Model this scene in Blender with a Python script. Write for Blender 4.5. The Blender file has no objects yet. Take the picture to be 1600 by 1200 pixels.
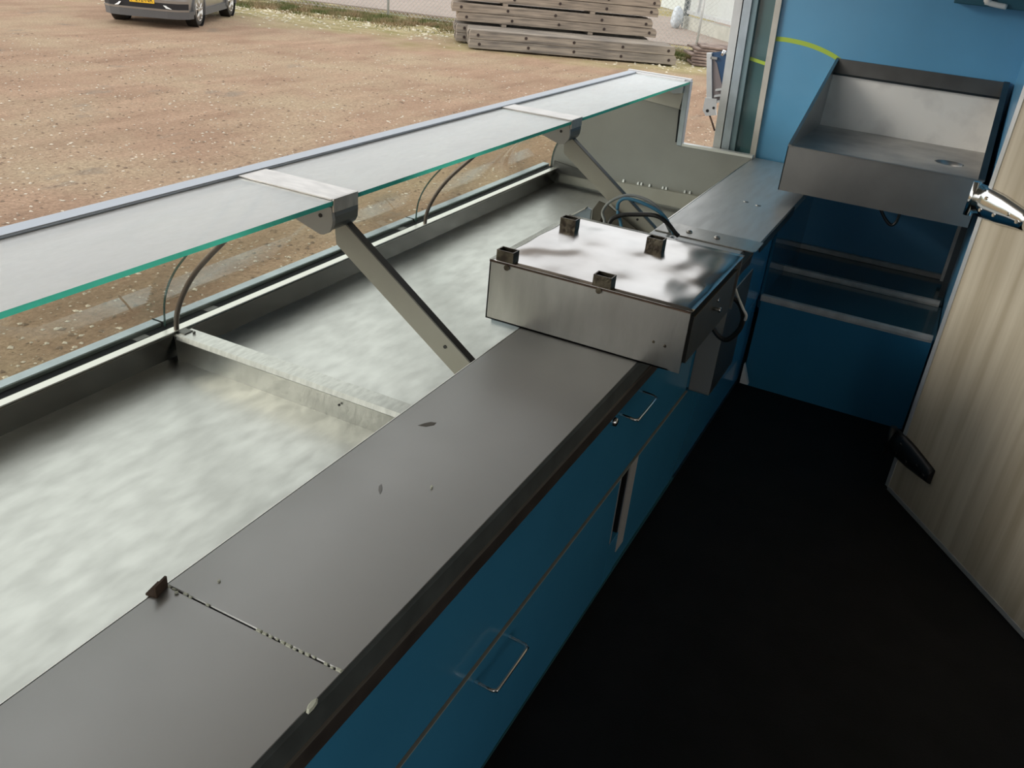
import bpy, bmesh, math, random
import numpy as np
from mathutils import Matrix, Vector, noise
random.seed(4)
PI = math.pi
sc = bpy.context.scene
COL = sc.collection

# ------------------------------------------------------------------ camera
F = 1363.9
ROT = ((0.45472846, -0.8860198, 0.09050383),      # camera right in the world
       (-0.37643978, -0.28329837, -0.88206299),   # camera down
       (0.80716486, 0.36702991, -0.46235693))     # camera forward
cam = bpy.data.cameras.new('camera'); co = bpy.data.objects.new('camera', cam); COL.objects.link(co)
r, d, f = [Vector(v).normalized() for v in ROT]
m = Matrix((r, -d, -f)).transposed().to_4x4(); m.translation = (0, 0, 1.872)
co.matrix_world = m
cam.sensor_width = 36; cam.lens = F / 1600 * 36; cam.clip_start = 0.05; cam.clip_end = 300
sc.camera = co

# ------------------------------------------------------------------ world: bright overcast sky
w = bpy.data.worlds.new('overcast'); sc.world = w; w.use_nodes = True
nt = w.node_tree; nt.nodes.clear()
out = nt.nodes.new('ShaderNodeOutputWorld'); bg = nt.nodes.new('ShaderNodeBackground')
tc = nt.nodes.new('ShaderNodeTexCoord'); sx = nt.nodes.new('ShaderNodeSeparateXYZ')
rp = nt.nodes.new('ShaderNodeValToRGB')
nt.links.new(tc.outputs['Generated'], sx.inputs[0]); nt.links.new(sx.outputs['Z'], rp.inputs[0])
e = rp.color_ramp.elements
e[0].position = 0.0; e[0].color = (.92, .95, .97, 1)
e[1].position = 1.0; e[1].color = (.99, .99, 1.0, 1)
nt.links.new(rp.outputs[0], bg.inputs['Color']); bg.inputs['Strength'].default_value = 1.5
nt.links.new(bg.outputs[0], out.inputs['Surface'])
sun = bpy.data.lights.new('hazy_sun', 'SUN'); sun.energy = 1.5; sun.angle = math.radians(22); sun.color = (1, 0.93, 0.84)
so = bpy.data.objects.new('hazy_sun', sun); COL.objects.link(so)
so.rotation_euler = Vector((0.60, -0.75, -0.33)).to_track_quat('-Z', 'Y').to_euler()   # light falls from outside, upper left
sc.view_settings.view_transform = 'Standard'; sc.view_settings.look = 'None'
sc.view_settings.gamma = 1; sc.view_settings.use_curve_mapping = False
sc.view_settings.exposure = 0.0

# ------------------------------------------------------------------ materials
MATS = {}
def pset(b, **k):
    names = dict(color='Base Color', metal='Metallic', rough='Roughness', spec='Specular IOR Level', coat='Coat Weight',
                 coatr='Coat Roughness', aniso='Anisotropic')
    for a, v in k.items():
        b.inputs[names[a]].default_value = (*v, 1) if a == 'color' else v
def mat(name, color, rough=.5, metal=0., spec=.5, coat=0., var=.0, vscale=6, vstretch=(1, 1, 1), bump=0., bscale=40,
        bstretch=(1, 1, 1), rvar=0., color2=None, lo=.35, hi=.65, detail=6, bdist=.01):
    """principled material with procedural colour variation, roughness variation and fine relief in object space"""
    if name in MATS: return MATS[name]
    M = bpy.data.materials.new(name); M.use_nodes = True; MATS[name] = M
    t = M.node_tree; b = t.nodes['Principled BSDF']
    pset(b, color=color, rough=rough, metal=metal, spec=spec, coat=coat)
    tc = t.nodes.new('ShaderNodeTexCoord')
    def nz(scale, stretch, det=6):
        mp = t.nodes.new('ShaderNodeMapping'); mp.inputs['Scale'].default_value = stretch
        t.links.new(tc.outputs['Object'], mp.inputs[0])
        n = t.nodes.new('ShaderNodeTexNoise'); n.inputs['Scale'].default_value = scale; n.inputs['Detail'].default_value = det
        t.links.new(mp.outputs[0], n.inputs['Vector']); return n
    if var or color2:
        c2 = color2 or tuple(max(0, c * (1 - var)) for c in color)
        n = nz(vscale, vstretch, detail)
        rr = t.nodes.new('ShaderNodeMapRange'); rr.inputs[1].default_value = lo; rr.inputs[2].default_value = hi
        t.links.new(n.outputs[0], rr.inputs[0])
        mx = t.nodes.new('ShaderNodeMix'); mx.data_type = 'RGBA'
        mx.inputs[6].default_value = (*color, 1); mx.inputs[7].default_value = (*c2, 1)
        t.links.new(rr.outputs[0], mx.inputs[0]); t.links.new(mx.outputs[2], b.inputs['Base Color'])
        if rvar:
            r2 = t.nodes.new('ShaderNodeMapRange'); r2.inputs[1].default_value = .3; r2.inputs[2].default_value = .7
            r2.inputs[3].default_value = rough - rvar; r2.inputs[4].default_value = rough + rvar
            t.links.new(n.outputs[0], r2.inputs[0]); t.links.new(r2.outputs[0], b.inputs['Roughness'])
    if bump:
        n = nz(bscale, bstretch, 5)
        bp = t.nodes.new('ShaderNodeBump'); bp.inputs['Strength'].default_value = bump; bp.inputs['Distance'].default_value = bdist
        t.links.new(n.outputs[0], bp.inputs['Height']); t.links.new(bp.outputs[0], b.inputs['Normal'])
    return M

STEEL = mat('brushed_steel', (.50, .49, .46), .38, 1, var=.18, vscale=5, vstretch=(1, 4, 1), bump=.12, bscale=60, bstretch=(.3, 6, 1), rvar=.06, bdist=.002)
TRAYM = mat('worn_tray_steel', (.68, .68, .68), .36, 1, color2=(.60, .60, .60), vscale=9, vstretch=(1, 2.2, 1), detail=12, bump=.05, bscale=16, bstretch=(1.2, 2.6, 1), rvar=.06, bdist=.004)
TOPM = mat('worktop_steel', (.43, .435, .425), .42, .9, var=.06, vscale=2.5, bump=.05, bscale=200, rvar=.04, bdist=.001)
FARTOP = mat('bright_worktop_steel', (.66, .66, .64), .46, .85, var=.14, vscale=4, vstretch=(1, 7, 1), bump=.08, bscale=60, bstretch=(1, 7, 1), rvar=.05, bdist=.002)
DARKST = mat('dark_steel', (.16, .16, .155), .42, 1, var=.2, vscale=7)
RAILD = mat('dark_rubber_groove', (.010, .012, .015), .6, spec=.12)
EDGEM = mat('worktop_edge_rubber', (.075, .085, .082), .5, spec=.3, var=.3, vscale=20)
EDGEB = mat('worktop_edge_brown', (.085, .072, .062), .45, .35, var=.35, vscale=15)
ALU = mat('bluish_aluminium', (.46, .53, .58), .38, .75, var=.15, vscale=14)
ALUW = mat('pale_aluminium', (.66, .68, .68), .38, .55, var=.12, vscale=10)
PAINTG = mat('grey_painted_steel', (.33, .325, .29), .45, .15, var=.1, vscale=4)
PANELG = mat('grey_end_panel', (.30, .305, .29), .42, .35, var=.12, vscale=3)
BLUE = mat('blue_laminate', (.115, .35, .57), .28, coat=.2, var=.07, vscale=3)
BLUEC = mat('blue_cabinet_laminate', (.048, .25, .43), .22, coat=.3, var=.08, vscale=3)
TEAL = mat('teal_glass_panel', (.075, .16, .175), .12, coat=.5, var=.15, vscale=4)
TEALS = mat('dark_teal_shelf', (.03, .10, .13), .18, coat=.4, var=.2, vscale=4)
LIME = mat('lime_stripe_film', (.42, .58, .07), .4)
POSTM = mat('offwhite_post', (.60, .58, .52), .5, var=.15, vscale=12)
FLOORM = mat('black_floor', (.010, .010, .010), .7, spec=.25, var=.4, vscale=6, bump=.2, bscale=150)
CEIL = mat('grey_ceiling_panel', (.30, .31, .31), .6)
WALLI = mat('interior_wall_panel', (.55, .54, .50), .6)
RAILS = mat('shelf_rail_aluminium', (.72, .69, .64), .45, .2, var=.2, vscale=20)
CHROME = mat('chrome', (.78, .78, .76), .12, 1)
BLACK = mat('black_rubber', (.01, .01, .01), .4)
CBLUE = mat('blue_cable_sheath', (.06, .22, .36), .4)
CGREY = mat('grey_cable_sheath', (.30, .32, .32), .5)
SOCK = mat('dull_square_tube', (.17, .15, .11), .38, 1, color2=(.06, .05, .04), vscale=30, bump=.2, bscale=120)
WHITEP = mat('white_plastic', (.7, .7, .67), .45)
SILIC = mat('old_silicone', (.62, .64, .52), .6)
NAVY = mat('navy_panel', (.025, .07, .15), .3, coat=.3)
RUST = mat('rust_brown', (.09, .055, .035), .8, var=.4, vscale=30)
DRAW = mat('dark_grey_drawer_front', (.09, .095, .09), .4, .6, var=.15, vscale=8)

def boxtop_mat():
    M = mat('mirror_box_top', (.53, .51, .49), .17, 1, var=.10, vscale=7, rvar=.03)
    t = M.node_tree; b = t.nodes['Principled BSDF']
    tc = t.nodes.new('ShaderNodeTexCoord'); mp = t.nodes.new('ShaderNodeMapping'); mp.inputs['Scale'].default_value = (1, 1.5, 1)
    n = t.nodes.new('ShaderNodeTexNoise'); n.inputs['Scale'].default_value = 3.2; n.inputs['Detail'].default_value = 1.0
    bp = t.nodes.new('ShaderNodeBump'); bp.inputs['Strength'].default_value = .7; bp.inputs['Distance'].default_value = .05
    t.links.new(tc.outputs['Object'], mp.inputs[0]); t.links.new(mp.outputs[0], n.inputs['Vector'])
    t.links.new(n.outputs[0], bp.inputs['Height']); t.links.new(bp.outputs[0], b.inputs['Normal'])
    return M
BOXTOP = boxtop_mat()

def wood_door():
    M = bpy.data.materials.new('woodgrain_laminate'); M.use_nodes = True; t = M.node_tree; b = t.nodes['Principled BSDF']
    tc = t.nodes.new('ShaderNodeTexCoord'); mp = t.nodes.new('ShaderNodeMapping'); mp.inputs['Scale'].default_value = (22, 22, .9)
    n = t.nodes.new('ShaderNodeTexNoise'); n.inputs['Scale'].default_value = 1; n.inputs['Detail'].default_value = 8
    rp = t.nodes.new('ShaderNodeValToRGB'); el = rp.color_ramp.elements
    el[0].position = .3; el[0].color = (.40, .34, .24, 1); el[1].position = .7; el[1].color = (.60, .54, .42, 1)
    t.links.new(tc.outputs['Object'], mp.inputs[0]); t.links.new(mp.outputs[0], n.inputs['Vector'])
    t.links.new(n.outputs[0], rp.inputs[0]); t.links.new(rp.outputs[0], b.inputs['Base Color'])
    b.inputs['Roughness'].default_value = .38
    return M
WOOD = wood_door()

def glass_mat(name, tint, dust_glare, film_col, ior=1.5, graze=1.0):
    """sheet glass: clear sheet that lets light straight through and mirrors by Fresnel, with a pale film: dirt plus painted-in sky glare"""
    M = bpy.data.materials.new(name); M.use_nodes = True; t = M.node_tree; t.nodes.clear()
    o = t.nodes.new('ShaderNodeOutputMaterial'); tr = t.nodes.new('ShaderNodeBsdfTransparent'); tr.inputs[0].default_value = (*tint, 1)
    gl = t.nodes.new('ShaderNodeBsdfGlossy'); gl.inputs['Roughness'].default_value = .03; gl.inputs['Color'].default_value = (.95, 1, .98, 1)
    # mirror share by Schlick's formula on |N.I|, the same for both faces of the thin sheet
    ge = t.nodes.new('ShaderNodeNewGeometry'); dp = t.nodes.new('ShaderNodeVectorMath'); dp.operation = 'DOT_PRODUCT'
    t.links.new(ge.outputs['Normal'], dp.inputs[0]); t.links.new(ge.outputs['Incoming'], dp.inputs[1])
    def mth(op, x, y=None):
        q = t.nodes.new('ShaderNodeMath'); q.operation = op
        for i, v in enumerate((x, y)):
            if v is None: continue
            if isinstance(v, (int, float)): q.inputs[i].default_value = v
            else: t.links.new(v, q.inputs[i])
        return q.outputs[0]
    f0 = ((ior - 1) / (ior + 1)) ** 2
    fac = mth('ADD', mth('MULTIPLY', mth('POWER', mth('SUBTRACT', 1.0, mth('ABSOLUTE', dp.outputs['Value'])), 5.0), (1 - f0) * graze), f0)
    m1 = t.nodes.new('ShaderNodeMixShader'); t.links.new(fac, m1.inputs[0]); t.links.new(tr.outputs[0], m1.inputs[1]); t.links.new(gl.outputs[0], m1.inputs[2])
    df = t.nodes.new('ShaderNodeBsdfDiffuse'); df.inputs[0].default_value = (*film_col, 1)
    m2 = t.nodes.new('ShaderNodeMixShader')
    tc = t.nodes.new('ShaderNodeTexCoord'); mp = t.nodes.new('ShaderNodeMapping'); mp.inputs['Scale'].default_value = (1, 3, 1); mp.inputs['Rotation'].default_value = (0, 0, .6)
    n = t.nodes.new('ShaderNodeTexNoise'); n.inputs['Scale'].default_value = 5; n.inputs['Detail'].default_value = 8
    mr = t.nodes.new('ShaderNodeMapRange'); mr.inputs[1].default_value = .3; mr.inputs[2].default_value = .75
    mr.inputs[3].default_value = dust_glare * .8; mr.inputs[4].default_value = dust_glare * 1.3
    t.links.new(tc.outputs['Object'], mp.inputs[0]); t.links.new(mp.outputs[0], n.inputs['Vector']); t.links.new(n.outputs[0], mr.inputs[0])
    t.links.new(mr.outputs[0], m2.inputs[0]); t.links.new(m1.outputs[0], m2.inputs[1]); t.links.new(df.outputs[0], m2.inputs[2])
    t.links.new(m2.outputs[0], o.inputs[0])
    return M
GTOP = glass_mat('dusty_glare_top_glass', (.965, .98, .97), .60, (.95, .97, .975), 2.0)  # film whitened beyond dirt to stand in for the blown-out sky reflection
GFRONT = glass_mat('curved_front_glass', (.885, .90, .85), .03, (.45, .43, .36), 1.2, .35)
GEDGE0 = mat('green_glass_edge', (.03, .36, .27), .15, coat=.6, color2=(.015, .17, .15), vscale=1.6, lo=.45, hi=.55, detail=1)

def edge_glow_mat():
    # ground glass edge: lets the daylight inside the pane out again, tinted emerald
    M = bpy.data.materials.new('emerald_glass_edge'); M.use_nodes = True; t = M.node_tree; t.nodes.clear()
    o = t.nodes.new('ShaderNodeOutputMaterial'); tl = t.nodes.new('ShaderNodeBsdfTranslucent'); gl = t.nodes.new('ShaderNodeBsdfGlossy')
    tl.inputs[0].default_value = (.10, .80, .60, 1); gl.inputs[0].default_value = (.6, .9, .8, 1); gl.inputs['Roughness'].default_value = .15
    tc = t.nodes.new('ShaderNodeTexCoord'); n = t.nodes.new('ShaderNodeTexNoise'); n.inputs['Scale'].default_value = 1.4; n.inputs['Detail'].default_value = 1
    r = t.nodes.new('ShaderNodeValToRGB'); r.color_ramp.elements[0].position = .40; r.color_ramp.elements[0].color = (.025, .22, .18, 1); r.color_ramp.elements[1].position = .58; r.color_ramp.elements[1].color = (.10, .70, .52, 1)
    t.links.new(tc.outputs['Object'], n.inputs['Vector']); t.links.new(n.outputs[0], r.inputs[0]); t.links.new(r.outputs[0], tl.inputs[0])
    m = t.nodes.new('ShaderNodeMixShader'); m.inputs[0].default_value = .12
    t.links.new(tl.outputs[0], m.inputs[1]); t.links.new(gl.outputs[0], m.inputs[2]); t.links.new(m.outputs[0], o.inputs[0]); return M
GEDGE = edge_glow_mat()

# ------------------------------------------------------------------ mesh helpers
def box(bm, x0, x1, y0, y1, z0, z1, mi=0):
    vs = [bm.verts.new((x, y, z)) for z in (z0, z1) for y in (y0, y1) for x in (x0, x1)]
    fs = [(0, 2, 3, 1), (4, 5, 7, 6), (0, 1, 5, 4), (2, 6, 7, 3), (0, 4, 6, 2), (1, 3, 7, 5)]
    out = []
    for f in fs:
        fa = bm.faces.new([vs[i] for i in f]); fa.material_index = mi; out.append(fa)
    return out
def prism(bm, pts, axis, a0, a1, mi=0):
    """extrude a polygon; axis 'x': pts are (y,z); 'y': (x,z); 'z': (x,y)"""
    def P(p, a): return {'x': (a, p[0], p[1]), 'y': (p[0], a, p[1]), 'z': (p[0], p[1], a)}[axis]
    A = [bm.verts.new(P(p, a0)) for p in pts]; B = [bm.verts.new(P(p, a1)) for p in pts]
    n = len(pts); out = [bm.faces.new(A), bm.faces.new(B[::-1])]
    for i in range(n): out.append(bm.faces.new((A[i], B[i], B[(i + 1) % n], A[(i + 1) % n])))
    for f in out: f.material_index = mi
    return out
def hexa(bm, lo, hi, mi=0):
    """box with free bottom quad lo and top quad hi (lists of four points, same order)"""
    A = [bm.verts.new(p) for p in lo]; B = [bm.verts.new(p) for p in hi]
    fs = [bm.faces.new(A[::-1]), bm.faces.new(B)]
    for i in range(4): fs.append(bm.faces.new((A[i], A[(i + 1) % 4], B[(i + 1) % 4], B[i])))
    for f in fs: f.material_index = mi
def smooth_path(pts, sub=6):
    P = [Vector(p) for p in pts]; out = []
    for i in range(len(P) - 1):
        p0 = P[max(i - 1, 0)]; p1 = P[i]; p2 = P[i + 1]; p3 = P[min(i + 2, len(P) - 1)]
        for k in range(sub):
            t = k / sub
            out.append(.5 * ((2 * p1) + (-p0 + p2) * t + (2 * p0 - 5 * p1 + 4 * p2 - p3) * t * t + (-p0 + 3 * p1 - 3 * p2 + p3) * t ** 3))
    out.append(P[-1]); return out
def tube(bm, pts, r, n=8, mi=0, caps=True):
    P = [Vector(p) for p in pts]; rings = []
    up = Vector((.13, .31, .94)).normalized()
    for i, p in enumerate(P):
        t = (P[min(i + 1, len(P) - 1)] - P[max(i - 1, 0)]).normalized()
        a = t.cross(up)
        if a.length < .05: a = t.cross(Vector((1, 0, 0)))
        a.normalize(); b = t.cross(a).normalized()
        rr = r[i] if isinstance(r, (list, tuple)) else r
        rings.append([bm.verts.new(p + (a * math.cos(2 * PI * k / n) + b * math.sin(2 * PI * k / n)) * rr) for k in range(n)])
    for i in range(len(rings) - 1):
        for k in range(n):
            f = bm.faces.new((rings[i][k], rings[i][(k + 1) % n], rings[i + 1][(k + 1) % n], rings[i + 1][k])); f.smooth = True; f.material_index = mi
    if caps:
        bm.faces.new(rings[0][::-1]).material_index = mi; bm.faces.new(rings[-1]).material_index = mi
def lathe(bm, prof, c=(0, 0, 0), axis='z', n=20, mi=0, caps=True):
    """prof: (radius, height) pairs turned round an axis through c"""
    rings = []
    for rr, h in prof:
        ring = []
        for k in range(n):
            a = 2 * PI * k / n; u, v = rr * math.cos(a), rr * math.sin(a)
            q = {'z': (u, v, h), 'x': (h, u, v), 'y': (v, h, u)}[axis]
            ring.append(bm.verts.new((c[0] + q[0], c[1] + q[1], c[2] + q[2])))
        rings.append(ring)
    for i in range(len(rings) - 1):
        for k in range(n):
            f = bm.faces.new((rings[i][k], rings[i][(k + 1) % n], rings[i + 1][(k + 1) % n], rings[i + 1][k])); f.smooth = True; f.material_index = mi
    if caps:
        bm.faces.new(rings[0][::-1]).material_index = mi; bm.faces.new(rings[-1]).material_index = mi
def bev(bm, w=.003, seg=1, ang=.6):
    bm.normal_update()
    es = [e for e in bm.edges if len(e.link_faces) == 2 and e.calc_face_angle(0) > ang]
    bmesh.ops.bevel(bm, geom=es, offset=w, segments=seg, affect='EDGES', profile=.5, clamp_overlap=True)
def obj(name, bm, mats, parent=None, bevel=0, fixn=True, label=None, **props):
    if bevel: bev(bm, bevel)
    if fixn: bmesh.ops.recalc_face_normals(bm, faces=bm.faces)
    me = bpy.data.meshes.new(name); bm.to_mesh(me); bm.free()
    for mm in (mats if isinstance(mats, (list, tuple)) else [mats]): me.materials.append(mm)
    o = bpy.data.objects.new(name, me); COL.objects.link(o)
    if parent: o.parent = parent
    if label: o['label'] = label
    for k, v in props.items(): o[k] = v
    return o
def B(*boxes):
    bm = bmesh.new()
    for b in boxes: box(bm, *b)
    return bm
def thing(name, label, cat, loc=(0, 0, 0), group=None):
    o = bpy.data.objects.new(name, None); COL.objects.link(o); o.empty_display_size = .1
    o.location = loc; o['label'] = label; o['category'] = cat
    if group: o['group'] = group
    return o
def tag(o, label, cat, group=None):
    o['label'] = label; o['category'] = cat
    if group: o['group'] = group
    return o
def recentre(root, loc, rz=0):
    """children built in world coordinates stay put while the empty sits at the thing's base"""
    root.location = loc; root.rotation_euler = (0, 0, rz)
    inv = (Matrix.Translation(loc) @ Matrix.Rotation(rz, 4, 'Z')).inverted()
    for c in [o for o in bpy.data.objects if o.parent == root and o.type == 'MESH']:
        c.data.transform(inv)
        for g in [o for o in bpy.data.objects if o.parent == c]: g.data.transform(inv)
def copy_tree(o, parent=None):
    c = o.copy(); COL.objects.link(c); c.parent = parent
    for ch in [q for q in KIDS.get(o.name, [])]: copy_tree(ch, c)
    return c
KIDS = {}
def index_kids(o):
    ks = [q for q in bpy.data.objects if q.parent == o]; KIDS[o.name] = ks
    for k in ks: index_kids(k)

X0 = -1.15          # near end of the counter, behind the camera's view
# ================================================================== STRUCTURE
def struct(name, bm, m, parent=None, **k):
    o = obj(name, bm, m, parent, **k)
    if parent is None: o['kind'] = 'structure'
    return o
struct('floor', B((-1.8, 4.98, -1.65, 1.0, -.06, 0)), FLOORM)
struct('ceiling', B((-1.8, 5.0, -1.65, 1.22, 2.32, 2.38)), CEIL)
# end wall: blue, with a curved lime stripe
bm = bmesh.new(); prism(bm, [(-.24, 0), (.925, 0), (.929, .88), (.996, 2.32), (-.24, 2.32)], 'x', 4.95, 5.0); we = struct('wall_end', bm, BLUE)
bm = bmesh.new()
arc = [(.955, 1.482), (.90, 1.484), (.82, 1.479), (.75, 1.468), (.68, 1.449), (.62, 1.425), (.50, 1.36), (.36, 1.26)]
up = smooth_path([(4.949, y, z) for y, z in arc], 4)
v0 = [bm.verts.new((4.9485, p.y, p.z - .011)) for p in up]; v1 = [bm.verts.new((4.9485, p.y, p.z + .011)) for p in up]
v2 = [bm.verts.new((4.9505, p.y, p.z - .011)) for p in up]; v3 = [bm.verts.new((4.9505, p.y, p.z + .011)) for p in up]
for i in range(len(up) - 1):
    bm.faces.new((v0[i], v0[i + 1], v1[i + 1], v1[i])); bm.faces.new((v1[i], v1[i + 1], v3[i + 1], v3[i])); bm.faces.new((v0[i], v2[i], v2[i + 1], v0[i + 1]))
obj('stripe', bm, LIME, we)
struct('wall_right', B((3.44, 4.95, -.24, -.19, 0, 2.32), (3.44, 3.50, -1.6, -.24, 0, 2.32)), BLUE)
struct('wall_rear', B((-1.8, -1.6, -1.65, -1.6, 0, 2.32), (.35, 3.44, -1.65, -1.6, 0, 2.32), (-1.6, .35, -1.65, -1.6, 2.12, 2.32)), WALLI)  # unseen wall; its doorway gap is added to let light onto the cabinets
bm = bmesh.new(); prism(bm, [(1.16, 2.31), (2.25, 2.58), (2.25, 2.62), (1.16, 2.36)], 'x', -1.8, 4.98)
fl_ = struct('door_2', bm, mat('pale_hatch_underside', (.62, .63, .62), .6)); fl_['label'] = 'unseen hatch flap added over the display counter to shape the light'  # out-of-view flap added to shade the interior and shape reflections
struct('wall_near', B((-1.85, -1.8, -1.65, 1.2, 0, 2.32)), WALLI)
struct('wall_left', B((-1.8, 4.95, 1.0, 1.05, -.06, .36)), BLUE)     # low body side under the display
# jamb: off-white post, teal panel, aluminium profiles (lean outward a little towards the top)
def lean(y0, y1, x0, x1, z0=.60, z1=2.32, mi=0, bm=None):
    bm = bm or bmesh.new(); k = .046; zb = .88
    s0, s1 = (z0 - zb) * k, (z1 - zb) * k
    hexa(bm, [(x0, y0 + s0, z0), (x1, y0 + s0, z0), (x1, y1 + s0, z0), (x0, y1 + s0, z0)],
         [(x0, y0 + s1, z1), (x1, y0 + s1, z1), (x1, y1 + s1, z1), (x0, y1 + s1, z1)], mi)
    return bm
t1 = struct('trim_1', lean(.928, .958, 4.93, 5.0), POSTM)
w1 = struct('window_1', lean(.958, 1.048, 4.965, 4.985), TEAL)
bm = bmesh.new()
hexa(bm, [(4.962, .962 + .02, 1.345), (4.966, .962 + .02, 1.345), (4.966, 1.05 + .02, 1.360), (4.962, 1.05 + .02, 1.360)],
     [(4.962, .962 + .02, 1.362), (4.966, .962 + .02, 1.362), (4.966, 1.05 + .02, 1.377), (4.962, 1.05 + .02, 1.377)])
obj('stripe', bm, LIME, w1)
struct('trim_2', lean(1.048, 1.078, 4.94, 5.0), mat('teal_grey_profile', (.20, .29, .32), .4, .4))
struct('trim_3', lean(1.078, 1.120, 4.93, 5.0), ALU)
struct('trim_4', lean(1.126, 1.168, 4.93, 5.0), ALUW)
struct('trim_5', lean(1.120, 1.126, 4.95, 5.0), RAILD)
# open door leaf with strap hinges
dl = Vector((3.385, -.163, 0)); du = Vector((-.8083, -.5888, 0)); dn = Vector((-.5888, .8083, 0))   # along the leaf / out of its inner face
def leaf_pt(u, n, z): q = dl + du * u + dn * n; return (q.x, q.y, z)
def leaf_box(bm, u0, u1, n0, n1, z0, z1, mi=0):
    hexa(bm, [leaf_pt(u0, n0, z0), leaf_pt(u1, n0, z0), leaf_pt(u1, n1, z0), leaf_pt(u0, n1, z0)],
         [leaf_pt(u0, n0, z1), leaf_pt(u1, n0, z1), leaf_pt(u1, n1, z1), leaf_pt(u0, n1, z1)], mi)
bm = bmesh.new(); leaf_box(bm, .012, 1.0, -.045, 0, .02, 2.1); dr = struct('door_1', bm, WOOD)
dr['label'] = 'open door leaf with vertical pale woodgrain laminate'
bm = bmesh.new(); leaf_box(bm, -.006, .014, -.05, .004, .015, 2.11); leaf_box(bm, .012, 1.0, -.048, .003, .004, .022); obj('edge_trim', bm, ALUW, dr)
def hinge(zc, sgn, m, label):
    bm = bmesh.new()
    # tapered strap, folded plate
    L = .225; hs = [(-.055, .054), (.03, .053), (.09, .050), (.205, .034), (L, .030)]
    slope = -.05 * 0
    rings = []
    for u, h_ in hs:
        rings.append([bm.verts.new(leaf_pt(u, .002 + .026 * math.sin(t) * (.6 + .4 * h_ / .052), zc + h_ * math.cos(t))) for t in [PI * k / 8 for k in range(9)]])
    for ra, rb in zip(rings[:-1], rings[1:]):
        for k in range(9):
            f_ = bm.faces.new((ra[k], ra[(k + 1) % 9], rb[(k + 1) % 9], rb[k])); f_.smooth = k < 8
    bm.faces.new(rings[0][::-1]); bm.faces.new(rings[-1])
    bmesh.ops.remove_doubles(bm, verts=bm.verts, dist=.0004)
    h = obj('hinge', bm, m, dr, label=label)
    bm = bmesh.new()
    for u, dz in ((.02, -.022), (.09, -.018), (.15, .004), (.20, -.006), (.03, .022)):
        q = leaf_pt(u, .012, zc + dz); tube(bm, [q, leaf_pt(u, .029, zc + dz)], .006, 8)
    obj('screw', bm, m, h)
    bm = bmesh.new(); tube(bm, [leaf_pt(-.045, .02, zc - .058), leaf_pt(-.045, .02, zc + .058)], .013, 12); obj('hinge_knuckle', bm, m, h)
hinge(1.185, 1, CHROME, 'polished strap hinge')
hinge(.205, 1, BLACK, 'black strap hinge near the floor')

# ================================================================== DISPLAY COUNTER
dc = thing('display_counter', 'long stainless display counter with shallow tray and curved glass front beside the worktop', 'display case', (1.85, 1.5, .40))
XE = 4.85
obj('tray_floor', B((X0, XE, .92, 2.066, .505, .525)), TRAYM, dc)
bm = bmesh.new(); prism(bm, [(2.062, .52), (2.034, .618), (2.040, .622), (2.075, .622), (2.075, .52)], 'x', X0, XE); obj('tray_front_wall', bm, mat('shade_toned_tray_wall', (.30, .295, .28), .22, 1, var=.15, vscale=3), dc)  # dark base paints in the wall's reflection of the dim interior
obj('tray_inner_wall', B((X0, XE, .905, .92, .50, .835)), STEEL, dc)
obj('bright_rail', B((X0, XE - .02, 2.034, 2.066, .622, .627)), mat('bright_rail_steel', (.80, .79, .76), .33, 1), dc, bevel=.0015)
obj('groove', B((X0, XE - .01, 2.066, 2.110, .612, .621)), RAILD, dc)
for a, b in ((X0, .349), (.352, 1.848), (1.852, 3.348), (3.352, XE)):
    bm = B((a, b, 2.108, 2.150, .56, .634)); obj('outer_rail', bm, ALU, dc, bevel=.003)
obj('skirt', B((X0, XE, 2.118, 2.14, .30, .56)), BLUE, dc)
obj('underside', B((X0, XE, 1.05, 2.118, .36, .40)), PAINTG, dc)
for xx in (.35, 1.85): pass
bm = bmesh.new()
prism(bm, [(1.834, .524), (1.829, .600), (1.826, .614), (1.832, .620), (1.884, .620), (1.888, .614), (1.888, .524)], 'y', .92, 2.034)
obj('divider', bm, mat('divider_steel', (.44, .44, .42), .36, 1, var=.2, vscale=9, bump=.1, bscale=50), dc)
bm = bmesh.new(); prism(bm, [(1.8245, .603), (1.8215, .607), (1.8265, .6225), (1.889, .6225), (1.893, .613), (1.8905, .611), (1.887, .6195), (1.828, .6195)], 'y', .95, 2.02)
obj('divider_cap', bm, mat('divider_cap_aluminium', (.72, .72, .71), .36, .8, var=.2, vscale=25, vstretch=(1, 3, 1)), dc)
bm = B((1.840, 1.875, 2.0, 2.034, .6225, .626)); tube(bm, [(1.865, 1.985, .624), (1.865, 1.985, .630)], .005); obj('rod_foot', bm, DARKST, dc)
bm = bmesh.new(); tube(bm, [(1.826, 1.18 + .2, .58), (1.8225, 1.18 + .2, .58)], .004, 8); obj('screw', bm, BLACK, dc)
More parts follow.
